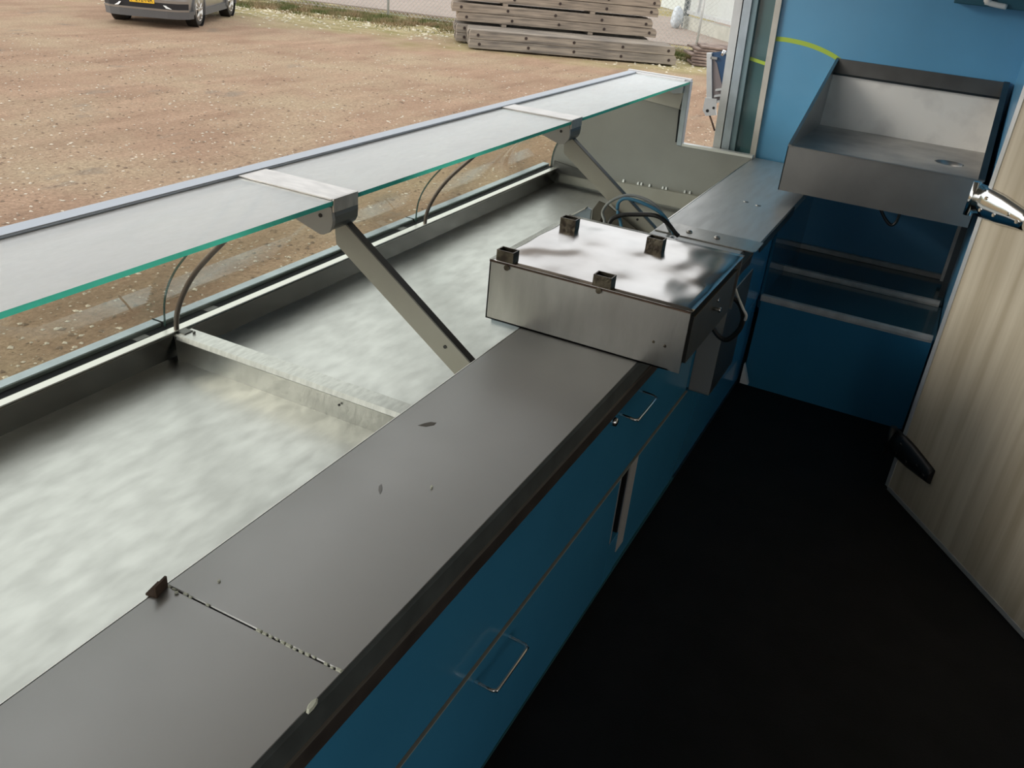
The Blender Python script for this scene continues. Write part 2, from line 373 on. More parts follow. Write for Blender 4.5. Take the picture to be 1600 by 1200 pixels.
# curved panes with joints every 1.5 m
GC = [(2.098, .612), (2.097, .665), (2.088, .72), (2.066, .775), (2.026, .838), (1.968, .905), (1.895, .982), (1.815, 1.070), (1.735, 1.155), (1.690, 1.195), (1.672, 1.205)]
gc = [(p.y, p.z) for p in smooth_path([(0, y, z) for y, z in GC], 6)]
def offs(pts, dd):
    o = []
    for i, p in enumerate(pts):
        a = pts[max(i - 1, 0)]; b = pts[min(i + 1, len(pts) - 1)]; tx, ty = b[0] - a[0], b[1] - a[1]; l = math.hypot(tx, ty)
        o.append((p[0] + ty / l * dd, p[1] - tx / l * dd))
    return o
def curved(x0, x1):
    bm = bmesh.new(); A = gc; Bp = offs(gc, -.006)
    rows = [[bm.verts.new((x, y, z)) for y, z in L] for x in (x0, x1) for L in (A, Bp)]
    n = len(A)
    for i in range(n - 1):
        f = bm.faces.new((rows[0][i], rows[0][i + 1], rows[2][i + 1], rows[2][i])); f.smooth = True
        f = bm.faces.new((rows[1][i], rows[3][i], rows[3][i + 1], rows[1][i + 1])); f.smooth = True
        bm.faces.new((rows[0][i], rows[1][i], rows[1][i + 1], rows[0][i + 1])).material_index = 1
        bm.faces.new((rows[2][i], rows[2][i + 1], rows[3][i + 1], rows[3][i])).material_index = 1
    bm.faces.new((rows[0][0], rows[2][0], rows[3][0], rows[1][0])).material_index = 1
    bm.faces.new((rows[0][-1], rows[1][-1], rows[3][-1], rows[2][-1])).material_index = 1
    return bm
GEDGE2 = mat('dark_glass_edge', (.05, .10, .09), .3)
for a, b in ((X0, .3485), (.3515, 1.8485), (1.8515, 3.3485), (3.3515, XE - .004)):
    obj('curved_pane', curved(a, b), [GFRONT, GEDGE2], dc)
# top panes
def toppane(a, b):
    bm = bmesh.new(); fs = box(bm, a, b, 1.334, 1.668, 1.2105, 1.2225)
    bm.normal_update()
    for f in fs[2:]: f.material_index = 1
    return bm
for a, b in ((X0, .24), (.345, 1.738), (1.842, 3.240), (3.345, XE - .02)):
    obj('top_pane', toppane(a, b), [GTOP, GEDGE], dc)
obj('rear_profile', B((X0, XE - .01, 1.640, 1.688, 1.2225, 1.230), (X0, XE - .01, 1.668, 1.688, 1.19, 1.2225)), mat('satin_rear_profile', (.46, .50, .55), .4, .5), dc, bevel=.002)
bm = B((XE - .035, XE - .015, 1.36, 1.67, 1.2225, 1.229), (XE + .004, XE + .03, 1.335, 1.70, 1.2225, 1.233)); obj('end_profile', bm, mat('white_end_profile', (.82, .82, .82), .4, .3), dc)
# end panel
EP = [(.925, .50), (.925, .886), (1.336, .880), (1.342, 1.222), (1.69, 1.222)] + [(y, z) for y, z in gc[::-1][2:]] + [(2.10, .50)]
bm = bmesh.new(); prism(bm, EP, 'x', XE, XE + .03); obj('end_panel', bm, PANELG, dc)
bm = bmesh.new(); prism(bm, [(.925, .886), (.925, .900), (1.345, .894), (1.345, .880)], 'x', XE - .006, XE + .034)
obj('end_panel_edge', bm, mat('pale_edge_strip', (.74, .75, .72), .4, .5), dc)
bm = bmesh.new(); prism(bm, [(1.322, .880), (1.333, 1.224), (1.368, 1.224), (1.350, .880)], 'x', XE - .012, XE + .036); obj('end_post', bm, ALU, dc, bevel=.003)
bm = bmesh.new(); prism(bm, [(1.350, .895), (1.362, 1.07), (1.372, 1.07), (1.360, .895)], 'x', XE - .006, XE - .001); obj('end_gap', bm, RAILD, dc)
bm = bmesh.new(); prism(bm, [(1.368, 1.075), (1.36, 1.165), (1.66, 1.18), (1.72, 1.10)], 'x', XE - .014, XE - .001); obj('header_strip', bm, mat('pale_header_strip', (.47, .46, .41), .45, .3), dc)
bm = bmesh.new(); prism(bm, [(1.362, 1.16), (1.362, 1.208), (1.50, 1.208), (1.53, 1.19), (1.41, 1.15)], 'x', XE - .03, XE - .014)
tube(bm, [(XE - .03, 1.40, 1.185), (XE - .034, 1.40, 1.185)], .006); tube(bm, [(XE - .03, 1.44, 1.188), (XE - .034, 1.44, 1.188)], .006)
obj('end_bracket', bm, mat('bluish_bracket', (.42, .48, .52), .35, .6), dc)
bm = bmesh.new(); prism(bm, [(.925, .545), (.925, .640), (1.62, .618), (2.02, .60), (2.02, .545)], 'x', XE - .035, XE - .001); obj('end_ledge', bm, PAINTG, dc)
bm = bmesh.new(); prism(bm, [(1.72, .60), (1.80, .635), (2.06, .665), (2.06, .60)], 'x', XE - .045, XE - .030); obj('corner_plate', bm, DARKST, dc)
bm = bmesh.new()
for i, y in enumerate((1.62, 1.53, 1.51, 1.46, 1.38, 1.36, 1.25, 1.22, 1.12, 1.08, 1.02)):
    z = .622 + (1.62 - y) * .031
    hexa(bm, [(XE - .012, y, z - .006), (XE, y, z - .006), (XE, y + .012, z - .006), (XE - .012, y + .012, z - .006)],
         [(XE - .006, y + .002, z + .010), (XE, y + .002, z + .010), (XE, y + .010, z + .010), (XE - .006, y + .010, z + .010)])
obj('weld_tab', bm, ALUW, dc, kind='stuff')
# brackets, struts and rods
for xr in (.35, 1.85, 3.35):
    x0 = xr - .113; x1 = xr - .008
    bk = obj('glass_bracket', B((x0, x1, 1.336, 1.645, 1.2232, 1.2275), (x0 + .002, x1, 1.331, 1.337, 1.192, 1.2275)), mat('bracket_plate', (.62, .59, .55), .33, .9, var=.2, vscale=18, vstretch=(3, 1, 1)), dc, bevel=.001)
    bm = bmesh.new()
    prof = [(1.336, 1.208), (1.334, 1.180)] + [(1.372 - .038 * math.cos(a), 1.172 - .040 * math.sin(a)) for a in [k * PI / 10 for k in range(1, 9)]] + [(1.42, 1.208)]
    prism(bm, prof, 'x', x0 + .012, x1 + .004); obj('bracket_barrel', bm, mat('barrel_steel', (.20, .21, .215), .35, .9), bk)
    bm = bmesh.new()
    prof = [(1.338, 1.205)] + [(1.374 - .040 * math.cos(a), 1.170 - .043 * math.sin(a)) for a in [k * PI / 10 for k in range(0, 6)]] + [(1.45, 1.150), (1.53, 1.192), (1.535, 1.205)]
    prism(bm, prof, 'x', x0, x0 + .012); obj('bracket_cheek', bm, mat('bracket_cheek_grey', (.40, .40, .39), .4, .5), bk)
    bm = bmesh.new(); tube(bm, [(x0 - .002, 1.372, 1.178), (x0 + .003, 1.372, 1.178)], .0055, 10); obj('screw', bm, BLACK, bk)
    # flat strut down to the worktop edge
    bm = bmesh.new(); a = Vector((1.372, 1.155)); b = Vector((.945, .850)); dd = (b - a).normalized(); n = Vector((dd.y, -dd.x))   # n points out and down
    n = n if n.y < 0 else -n
    P = [a, a + n * .030 + dd * .0, a + n * .070 + dd * .035, b + n * .066 + dd * .02, b + dd * .02]
    prism(bm, [(p.x, p.y) for p in P], 'x', xr - .032, xr - .012); s = obj('strut', bm, mat('grey_painted_strut', (.40, .39, .34), .42, .3, var=.06, vscale=4), dc)
    bm = bmesh.new(); P = [a + n * -.001, a + n * .003, b + n * .003 + dd * .02, b - n * .001 + dd * .02]
    prism(bm, [(p.x, p.y) for p in P], 'x', xr - .033, xr - .008); obj('strut_edge_shade', bm, DARKST, s)  # dark strip paints the interior's dim reflection onto the strut's upper edge
    bm = bmesh.new(); q = b - dd * .085 + n * .028; tube(bm, [(xr - .0345, q.x, q.y), (xr - .031, q.x, q.y)], .005, 10); obj('strut_hole', bm, BLACK, s)
    bm = bmesh.new()
    tube(bm, smooth_path([(xr, 2.046, .612), (xr, 2.042, .66), (xr, 2.024, .716), (xr, 1.986, .786), (xr, 1.937, .853), (xr, 1.877, .917), (xr, 1.803, .990), (xr, 1.715, 1.085), (xr, 1.66, 1.165), (xr, 1.652, 1.212)], 4), .0085, 10)
    obj('support_rod', bm, mat('dull_rod', (.20, .17, .15), .35, .8), dc)
for xr in (1.85, 3.35, .35):
    obj('rail_joint', B((xr - .002, xr + .002, 2.106, 2.151, .57, .6352)), RAILD, dc)
for x in (1.72, 2.02, 3.2):
    obj('rail_clip', B((x, x + .05, 2.078, 2.100, .621, .6222)), DARKST, dc)
recentre(dc, (1.85, 1.5, .30))

# ================================================================== WORKTOPS AND CABINET
wt = thing('worktop', 'long plain grey steel worktop in two slabs with a dark rubber front edge', 'worktop', (1, .75, .84))
obj('slab', B((X0, .7695, .578, .932, .842, .872)), TOPM, wt, bevel=.0015)
obj('slab', B((.7725, 3.385, .578, .932, .842, .872)), TOPM, wt, bevel=.0015)
bm = bmesh.new(); prism(bm, [(.5785, .871), (.571, .868), (.566, .83), (.5785, .83)], 'x', X0, 3.385); obj('edge_strip', bm, EDGEM, wt)
bm = bmesh.new(); prism(bm, [(.5785, .83), (.564, .8285), (.562, .826), (.566, .783), (.590, .781), (.590, .83)], 'x', X0, 3.385); obj('lower_edge', bm, EDGEB, wt)
bm = bmesh.new(); prism(bm, [(.566, .8305), (.5615, .8290), (.5615, .8265), (.566, .8255)], 'x', X0, 3.385); obj('edge_bead', bm, mat('bead_grey', (.22, .20, .17), .4, .5), wt)
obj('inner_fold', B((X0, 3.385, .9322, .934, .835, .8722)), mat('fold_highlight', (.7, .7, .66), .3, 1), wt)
bm = bmesh.new()    # crumbled joint filler
for i in range(30):
    t = i / 29; y = .925 - t * .34; x = .771 + random.uniform(-.002, .002) + (.006 if .25 < t < .5 else 0)
    if random.random() < (.9 if .55 < t < .8 or t > .9 else .35):
        s = random.uniform(.002, .004); hexa(bm, [(x - s, y - s * 1.6, .8715), (x + s, y - s * 1.5, .8715), (x + s, y + s * 1.7, .8715), (x - s, y + s, .8715)], [(x - s * .5, y - s, .8735), (x + s * .5, y - s, .8735), (x + s * .4, y + s, .8735), (x - s * .6, y + s, .8735)])
obj('joint_filler', bm, SILIC, wt, kind='stuff')
recentre(wt, (1.1, .75, .78))

def blob(name, label, cat, pts, z0, z1, m, group=None):
    bm = bmesh.new(); c = Vector((sum(p[0] for p in pts) / len(pts), sum(p[1] for p in pts) / len(pts)))
    A = [bm.verts.new((p[0] - c.x, p[1] - c.y, 0)) for p in pts]; Bv = [bm.verts.new(((p[0] - c.x) * .75, (p[1] - c.y) * .75, (z1 - z0) * random.uniform(.8, 1.1))) for p in pts]
    bm.faces.new(A[::-1]); bm.faces.new(Bv)
    for i in range(len(pts)): bm.faces.new((A[i], A[(i + 1) % len(pts)], Bv[(i + 1) % len(pts)], Bv[i]))
    o = obj(name, bm, m); o.location = (c.x, c.y, z0); return tag(o, label, cat, group)
def ell(cx, cy, a, b, ang=0, n=7, j=.25):
    return [(cx + (a * math.cos(t) * math.cos(ang) - b * math.sin(t) * math.sin(ang)) * (1 + random.uniform(-j, j)), cy + (a * math.cos(t) * math.sin(ang) + b * math.sin(t) * math.cos(ang)) * (1 + random.uniform(-j, j))) for t in [2 * PI * k / n for k in range(n)]]
blob('silicone_lump', 'cream lump of old sealant on the dark front edge of the worktop', 'sealant', ell(.697, .575, .014, .005, .1), .8712, .878, SILIC)
blob('sealant_crumb', 'small pale crumb on the worktop just beyond the joint', 'crumb', ell(.822, .867, .004, .003), .872, .875, SILIC)
blob('sealant_crumb', 'pale crumb sitting in the joint near the tray edge of the worktop', 'crumb', ell(.765, .902, .004, .003), .8735, .876, SILIC)
blob('sealant_crumb', 'tiny twin crumbs in the middle of the worktop between joint and steel box', 'crumb', ell(1.253, .722, .006, .003, .4), .872, .875, SILIC)
bm = B((-.016, .016, -.014, .004, 0, .004), (-.016, .014, -.016, -.012, 0, .022)); o = obj('metal_clip', bm, RUST); o.location = (.752, .938, .8722); o.rotation_euler = (0, 0, .2)
tag(o, 'little dark brown clip stuck on the tray side edge of the worktop at the joint', 'clip')
obj_s = blob('dirt_smear', 'dark brown smear on the worktop closest to the tray divider', 'stain', ell(1.455, .86, .020, .009, -.6), .8720, .8726, mat('smear_brown', (.16, .15, .13), .7))
blob('dirt_smear', 'faint dark smudge on the worktop between the smear and the joint', 'stain', ell(1.19, .80, .018, .005, .5), .8720, .8724, mat('smudge_grey', (.28, .28, .27), .5, .6))

cb = thing('counter_cabinet', 'blue counter cabinet with two rows of fronts under the grey worktop', 'cabinet', (1, .75, 0))
Yc = .590
obj('carcass', B((X0, 2.14, .62, .90, .03, .84), (2.26, 3.96, .62, .90, .03, .84), (2.14, 2.26, .72, .90, .03, .84), (X0, 3.96, .62, .64, .45, .84)), mat('dark_blue_carcass', (.01, .06, .11), .4), cb)
uf = obj('upper_front', B((X0, 2.80, Yc, .612, .462, .800)), BLUEC, cb, bevel=.001)
obj('upper_front', B((2.825, 3.962, Yc, .612, .462, .838)), BLUEC, cb, bevel=.001)
lf = obj('lower_front', B((X0, 2.150, Yc, .612, .035, .446)), BLUEC, cb, bevel=.001)
obj('lower_front', B((2.2365, 3.962, Yc + .0035, .612, .035, .446)), BLUEC, cb, bevel=.001)
obj('slot_shade_sheet', B((2.228, 2.236, Yc + .004, .72, .19, .446)), BLACK, cb)  # black sheet put in so the slot reads as shaded
obj('lower_front', B((2.1505, 2.236, Yc, .612, .035, .19)), BLUEC, cb, bevel=.001)
obj('edge_band', B((X0, 2.82, Yc - .003, Yc + .012, .4490, .4525)), mat('edge_band_pale', (.46, .44, .37), .45, .3), cb)
obj('slot_board', B((2.236, 2.302, Yc - .002, Yc + .003, .11, .446)), mat('pale_slot_board', (.42, .40, .38), .5), cb)
obj('slot_edge', B((2.148, 2.156, Yc - .001, .70, .20, .446)), mat('slot_edge_grey', (.25, .27, .28), .5), cb)
obj('toe_board', B((X0, 3.962, .596, .62, 0, .034)), mat('dark_toe_board', (.01, .03, .045), .5), cb)
obj('toe_bead', B((X0, 2.9, .5885, .596, .026, .032)), mat('toe_bead_teal', (.03, .12, .14), .4), cb)
def dhandle(x0, x1, z, par, drop=.0):
    yo = Yc - .052; r_ = .0045
    pts = [(x0, Yc + .002, z), (x0, yo + .012, z - drop * .7), (x0 + .006, yo + .003, z - drop), (x0 + .016, yo, z - drop), (x1 - .016, yo, z - drop), (x1 - .006, yo + .003, z - drop), (x1, yo + .012, z - drop * .7), (x1, Yc + .002, z)]
    bm = bmesh.new(); tube(bm, smooth_path(pts, 3), r_, 8); h = obj('handle', bm, CHROME, par, label='steel bow handle')
    bm = bmesh.new()
    for x in (x0, x1): tube(bm, [(x, Yc - .004, z), (x, Yc + .001, z)], .009, 10)
    obj('handle_foot', bm, DARKST, h) if False else bm.free()
dhandle(1.262, 1.424, .405, lf, .004); dhandle(2.020, 2.185, .728, uf, .004)
bm = bmesh.new(); lathe(bm, [(.006, -.018), (.012, -.016), (.013, -.004), (.010, .001)], (1.955, Yc, .738), 'y', 14); obj('lock_knob', bm, CHROME, uf)
recentre(cb, (1.1, .75, 0))

fw = thing('far_worktop', 'brighter brushed steel worktop beyond the steel box, running up to the blue end wall', 'worktop', (4.1, .75, .85))
obj('slab', B((3.386, 4.93, .545, .932, .842, .876)), FARTOP, fw, bevel=.0015)
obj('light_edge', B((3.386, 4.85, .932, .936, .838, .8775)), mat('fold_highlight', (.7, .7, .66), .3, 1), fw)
obj('front_edge', B((3.386, 4.06, .540, .5452, .835, .872)), DARKST, fw)
bm = bmesh.new(); prism(bm, [(3.24, .545), (3.262, .533), (3.387, .533), (3.387, .930), (3.24, .930)], 'z', .8722, .8765); fl = obj('flange', bm, STEEL, fw, bevel=.001)
for x, y in ((3.305, .81), (3.31, .70)):
    bm = bmesh.new(); lathe(bm, [(.012, 0), (.013, .003), (.009, .007), (.003, .009)], (x, y, .8765), 'z', 12); obj('bolt', bm, STEEL, fl)
for x, y in ((3.95, .74), (3.93, .68)):
    bm = bmesh.new(); lathe(bm, [(.013, 0), (.012, .002), (.003, .003)], (x, y, .876), 'z', 10); obj('rivet', bm, STEEL, fw)
recentre(fw, (4.1, .75, .835))

# ================================================================== STEEL CASH-DRAWER BOX ON THE WORKTOP
bx = thing('steel_box', 'square stainless box with four tube sockets on its shiny lid, standing across the worktop', 'box', (2.34, .75, .8725))
BX0, BX1, BY0, BY1, BZ0, BZ1 = 2.066, 2.620, .463, 1.045, .8725, 1.050
bm = bmesh.new()
box(bm, BX0, BX0 + .004, BY0, BY1, BZ0, BZ1 - .003); box(bm, BX1 - .004, BX1, BY0, BY1, BZ0, BZ1 - .003); box(bm, BX0, BX1, BY1 - .004, BY1, BZ0, BZ1 - .003)
box(bm, BX0, BX1, BY0 + .03, BY1, BZ0 + .0, BZ0 + .004)
obj('body', bm, STEEL, bx)
bm = bmesh.new(); nx = 24
vs = [[bm.verts.new((BX0 - .001 + (BX1 - BX0 + .002) * i / nx, BY0 - .004 + (BY1 - BY0 + .005) * j / nx, BZ1 - .002)) for j in range(nx + 1)] for i in range(nx + 1)]
for i in range(nx):
    for j in range(nx): bm.faces.new((vs[i][j], vs[i + 1][j], vs[i + 1][j + 1], vs[i][j + 1])).smooth = True
ex = bmesh.ops.extrude_face_region(bm, geom=bm.faces[:]); 
for v in ex['geom']:
    if isinstance(v, bmesh.types.BMVert): v.co.z += .003
lid = obj('lid', bm, BOXTOP, bx)
obj('lid_seam', B((BX0 - .0025, BX0 + .001, BY0, BY1, BZ1 - .006, BZ1 - .0025)), RUST, bx)
bm = bmesh.new(); lathe(bm, [(.0085, -.004), (.0085, .0)], (BX0 - .001, .99, BZ1 - .012), 'x', 12); obj('weld_spot', bm, SOCK, bx)
bm = bmesh.new(); lathe(bm, [(.0085, -.004), (.0085, .0)], (BX0 - .001, .715, BZ1 - .008), 'x', 12); obj('weld_spot', bm, SOCK, bx)
for y_, z_ in ((.545, .941), (.513, .938)):
    bm = bmesh.new(); lathe(bm, [(.003, -.0015), (.0045, .0)], (BX0, y_, z_), 'x', 8); obj('rivet', bm, SOCK, bx)
obj('drawer_recess', B((BX0 + .004, BX1 - .004, BY0 + .012, BY0 + .03, BZ0, BZ1 - .004)), BLACK, bx)
df = obj('drawer', B((BX0 + .045, BX1 - .06, BY0 - .002, BY0 + .012, BZ0 + .012, BZ1 - .028)), DRAW, bx, bevel=.0015)
obj('drawer_lip', B((BX0 + .045, BX1 - .06, BY0 - .004, BY0, BZ1 - .030, BZ1 - .0275)), mat('lip_brass', (.22, .17, .11), .4, .7), df)
bm = bmesh.new(); lathe(bm, [(.007, -.022), (.008, -.018), (.005, -.010), (.006, 0)], (2.33, BY0 - .001, .972), 'y', 12); obj('knob', bm, CHROME, df)
bm = bmesh.new(); lathe(bm, [(.006, -.006), (.006, 0)], (2.36, BY0 - .001, .988), 'y', 12); obj('keyhole', bm, CHROME, df)
for (x, y) in ((BX0 + .001, .975), (BX0 + .001, .685), (2.475, .965), (2.480, .680)):
    bm = bmesh.new(); W, D, T, H = .036, .052, .0035, .031
    z0 = BZ1 + .001
    box(bm, x, x + W, y, y + T, z0, z0 + H); box(bm, x, x + W, y + D - T, y + D, z0, z0 + H)
    box(bm, x, x + T, y + T, y + D - T, z0, z0 + H); box(bm, x + W - T, x + W, y + T, y + D - T, z0, z0 + H)
    box(bm, x + .002, x + W - .002, y + .002, y + D - .002, z0, z0 + .001)
    obj('tube_socket', bm, SOCK, bx)
recentre(bx, (2.34, .75, BZ0))

# steel channel hanging in front of the cabinet below the box
pc = thing('steel_channel', 'upright steel channel fixed to the blue cabinet below the steel box', 'bracket', (3, .55, .42))
obj('face', B((2.83, 2.834, .512, .588, .455, .84)), mat('channel_steel', (.30, .30, .29), .5, .3), pc)
obj('side', B((2.834, 3.16, .512, .516, .455, .84)), DARKST, pc)  # darker steel than the face: this side's dim reflection put into its colour
obj('lower_lip', B((2.83, 3.16, .512, .588, .452, .4555)), STEEL, pc)
recentre(pc, (3, .55, .452))
bm = bmesh.new(); tube(bm, smooth_path([(2.79, .585, .775), (2.78, .545, .735), (2.78, .508, .703), (2.78, .479, .704), (2.78, .452, .747), (2.775, .447, .795), (2.755, .467, .848), (2.70, .50, .885), (2.615, .52, .90)], 6), .009, 8)
tag(obj('black_hose', bm, BLACK), 'thick black hose looping below the drawer side of the steel box', 'hose')
bm = bmesh.new(); tube(bm, smooth_path([(2.615, .50, .955), (2.68, .485, .93), (2.735, .468, .870), (2.755, .450, .832), (2.758, .436, .812), (2.768, .438, .790)], 5), .0045, 8)
tag(obj('white_cable', bm, WHITEP), 'short white cable hanging beside the black hose loop', 'cable')

# ================================================================== LOW SHELF ALCOVE
sh = thing('low_shelf', 'low blue boxed shelf with three metal rails under the sink', 'shelf', (4.45, .2, 0))
obj('front_panel', B((3.962, 3.985, -.174, .575, .0, .452)), mat('shelf_front_blue', (.035, .20, .34), .3, coat=.15, var=.06), sh)
obj('shelf_board', B((3.99, 4.455, -.185, .588, .425, .443)), TEALS, sh); obj('shelf_board', B((4.49, 4.93, -.185, .588, .425, .443)), TEALS, sh)
for x in (3.955, 4.462, 4.918):
    bm = B((x, x + .026, -.172, .580, .447, .468), (x + .004, x + .022, -.172, .580, .437, .447)); obj('rail', bm, RAILS, sh, bevel=.0015)
obj('side_board', B((3.97, 4.945, .575, .588, .40, .84)), mat('glossy_side_blue', (.02, .12, .20), .10, coat=.6), sh)
obj('upright', B((4.80, 4.86, -.186, -.150, .47, .93)), RAILS, sh); obj('upright', B((4.62, 4.655, -.186, -.160, .33, .93)), DARKST, sh)
recentre(sh, (4.45, .2, 0))
tag(obj('corner_bracket', (lambda bm: (prism(bm, [(.575, .03), (.575, .13), (.535, .03)], 'x', 3.90, 3.93), bm)[1])(bmesh.new()), WHITEP), 'small white corner bracket on the floor where cabinet meets shelf', 'bracket')
bm = bmesh.new(); tube(bm, smooth_path([(4.2, .235, .944), (4.2, .195, .905), (4.2, .165, .868), (4.2, .135, .845), (4.2, .118, .856), (4.2, .112, .885), (4.2, .112, .944)], 5), .007, 8)
tag(obj('drain_hose', bm, BLACK), 'thin black hose looping out under the sink', 'hose')

# ================================================================== SINK
sk = thing('sink', 'boxy stainless wall sink with sloping sides and a drain hole, above the low shelf', 'sink', (4.5, .23, .93))
SX0, SX1, SY0, SY1 = 4.07, 4.946, -.168, .634
SINK = mat('sink_steel', (.38, .375, .36), .36, 1, var=.15, vscale=5, bump=.08, bscale=60, bstretch=(1, 1, 6), bdist=.002)
SINKI = mat('sink_inner_steel', (.62, .60, .57), .36, .95, color2=(.42, .41, .40), vscale=4, detail=8, rvar=.06)
obj('front_panel', B((SX0, SX0 + .004, SY0, SY1, .93, 1.128)), SINK, sk)
obj('front_lip', B((SX0 - .001, SX0 + .022, SY0, SY1, 1.124, 1.1295)), SINK, sk, bevel=.001)
for y0, y1 in ((SY0, SY0 + .004), (SY1 - .004, SY1)):
    bm = bmesh.new(); prism(bm, [(SX0, .93), (SX1, .93), (SX1, 1.428), (SX0, 1.126)], 'y', y0, y1); obj('side_panel', bm, SINK, sk)
for y0, y1 in ((SY0, SY0 + .026), (SY1 - .014, SY1)):
    bm = bmesh.new(); prism(bm, [(SX0, 1.126), (SX1 - .004, 1.428), (SX1 - .004, 1.435), (SX0, 1.1335)], 'y', y0, y1); obj('side_rim', bm, DARKST if y0 < 0 else SINK, sk)
bm = bmesh.new()    # basin floor with a drain hole: fan between a rectangle and a circle
cx, cy, rd = 4.455, -.02, .062; N = 32; fx0, fx1, fy0, fy1, fz = SX0 + .02, 4.93, SY0 + .004, SY1 - .004, 1.108
ci = []; re = []
for k in range(N):
    a = 2 * PI * k / N; c, s = math.cos(a), math.sin(a)
    ci.append(bm.verts.new((cx + rd * c, cy + rd * s, fz)))
    t = min((fx1 - cx) / c if c > 1e-6 else (fx0 - cx) / c if c < -1e-6 else 1e9, (fy1 - cy) / s if s > 1e-6 else (fy0 - cy) / s if s < -1e-6 else 1e9)
    re.append(bm.verts.new((cx + t * c, cy + t * s, fz)))
for x, y in ((fx0, fy0), (fx0, fy1), (fx1, fy0), (fx1, fy1)):
    v = bm.verts.new((x, y, fz)); a = math.atan2(y - cy, x - cx) % (2 * PI); k = int(a / (2 * PI / N)) % N
    bm.faces.new((re[k], v, re[(k + 1) % N]))
for k in range(N): bm.faces.new((ci[k], re[k], re[(k + 1) % N], ci[(k + 1) % N]))
lo = [bm.verts.new((v.co.x * .9 + cx * .1, v.co.y * .9 + cy * .1, fz - .03)) for v in ci]
for k in range(N):
    f_ = bm.faces.new((ci[k], ci[(k + 1) % N], lo[(k + 1) % N], lo[k])); f_.smooth = True; f_.material_index = 1 if k > N * .2 and k < N * .8 else 0  # one part of the hole wall black: shade painted into the drain
basin = obj('basin_floor', bm, [SINKI, BLACK], sk)
bm = bmesh.new(); lathe(bm, [(.058, fz - .034), (.058, fz - .03)], (cx, cy, 0), 'z', 24); obj('drain_cup', bm, BLACK, basin)
bm = bmesh.new(); prism(bm, [(4.90, fz), (4.925, 1.362), (4.93, 1.362), (4.93, fz)], 'y', SY0 + .004, SY1 - .004); obj('back_panel', bm, mat('sink_back_lit_steel', (.84, .82, .77), .42, .5, color2=(.62, .60, .57), vscale=5, detail=8, lo=.5, hi=.75), sk)  # paler copy of the inner steel, reflected sky painted into its colour
bm = bmesh.new(); prism(bm, [(4.905, 1.357), (4.915, 1.366), (4.930, 1.432), (4.944, 1.432), (4.944, 1.357)], 'y', SY0, SY1); obj('back_ledge', bm, DARKST, sk)  # dark steel stands in for the dimmer reflection along this strip
obj('underside', B((SX0 + .004, SX1, SY0 + .004, SY1 - .004, .945, .949)), DARKST, sk)
recentre(sk, (4.5, .23, .93))

# wall cupboard top right
wc = thing('wall_cupboard', 'small dark teal wall cupboard with a white latch, high on the end wall', 'cupboard', (4.9, 0, 1.72))
bm = bmesh.new(); box(bm, 4.85, 4.949, -.185, .172, 1.745, 2.0); obj('cupboard_body', bm, mat('teal_cupboard', (.02, .10, .14), .35), wc, bevel=.003)
bm = bmesh.new(); tube(bm, smooth_path([(4.845, .035, 1.79), (4.835, .03, 1.765), (4.835, .0, 1.758), (4.84, -.05, 1.753)], 4), [.018] * 5 + [.012] * 8, 10); obj('latch', bm, WHITEP, wc, label='white latch')
recentre(wc, (4.9, 0, 1.745))

# ================================================================== STEEL CRADLE AND CABLES IN THE TRAY
cr = thing('steel_cradle', 'dark steel cradle of folded plates lying in the far tray behind the steel box', 'bracket', (3.3, 1.15, .5256))
CRB = mat('cradle_blue_steel', (.28, .33, .37), .35, 1); CRD = mat('cradle_dark_steel', (.13, .12, .10), .4, .9, var=.3, vscale=12)
obj('base_plate', B((2.78, 3.38, .98, 1.38, .5256, .545)), CRB, cr)
def pl_(nm, pts, x0, x1, m):
    bm = bmesh.new(); prism(bm, pts, 'x', x0, x1); obj(nm, bm, m, cr, bevel=.001)
pl_('back_plate', [(1.205, .545), (1.215, .885), (1.193, .925), (1.155, .917), (.93, .80), (.95, .545)], 3.285, 3.293, CRD)
pl_('wing_plate', [(1.381, .545), (1.381, .780), (1.236, .892), (1.217, .885), (1.207, .545)], 3.275, 3.283, CRB)
pl_('wing_fold', [(1.385, .774), (1.381, .784), (1.234, .896), (1.238, .886)], 3.262, 3.284, STEEL)
pl_('ear_plate', [(1.10, .86), (1.085, .912), (1.065, .942), (1.055, .91), (1.05, .86)], 3.335, 3.343, CRD)
pl_('right_plate', [(1.13, .545), (1.115, .885), (.94, .850), (.94, .545)], 3.345, 3.353, CRB)
bm = bmesh.new(); prism(bm, [(2.95, .545), (3.284, .545), (3.284, .86), (3.10, .74)], 'y', 1.165, 1.173); obj('side_plate', bm, CRD, cr)
bm = bmesh.new(); prism(bm, [(3.294, .545), (3.344, .545), (3.344, .80), (3.294, .83)], 'y', 1.02, 1.028); obj('side_plate', bm, CRD, cr)
recentre(cr, (3.14, 1.13, .5256))
bm = bmesh.new(); tube(bm, smooth_path([(3.20, 1.00, .548), (3.16, 1.02, .70), (3.18, 1.045, .86), (3.20, 1.079, .926), (3.20, 1.078, .965), (3.20, 1.045, .984), (3.20, .968, .976), (3.21, .899, .948), (3.225, .862, .90), (3.235, .852, .8785)], 6), .0065, 8)
tag(obj('blue_cable', bm, CBLUE), 'blue cable arching over the tray into the far end of the worktop', 'cable')
bm = bmesh.new(); tube(bm, smooth_path([(3.18, 1.10, .548), (3.17, 1.11, .72), (3.20, 1.124, .86), (3.215, 1.146, .905), (3.215, 1.118, .955), (3.215, 1.050, .993), (3.215, .97, .990), (3.225, .915, .955), (3.24, .882, .90), (3.255, .872, .8765)], 6), .006, 8)
tag(obj('grey_cable', bm, CGREY), 'light grey cable in the widest arc behind the steel box', 'cable')
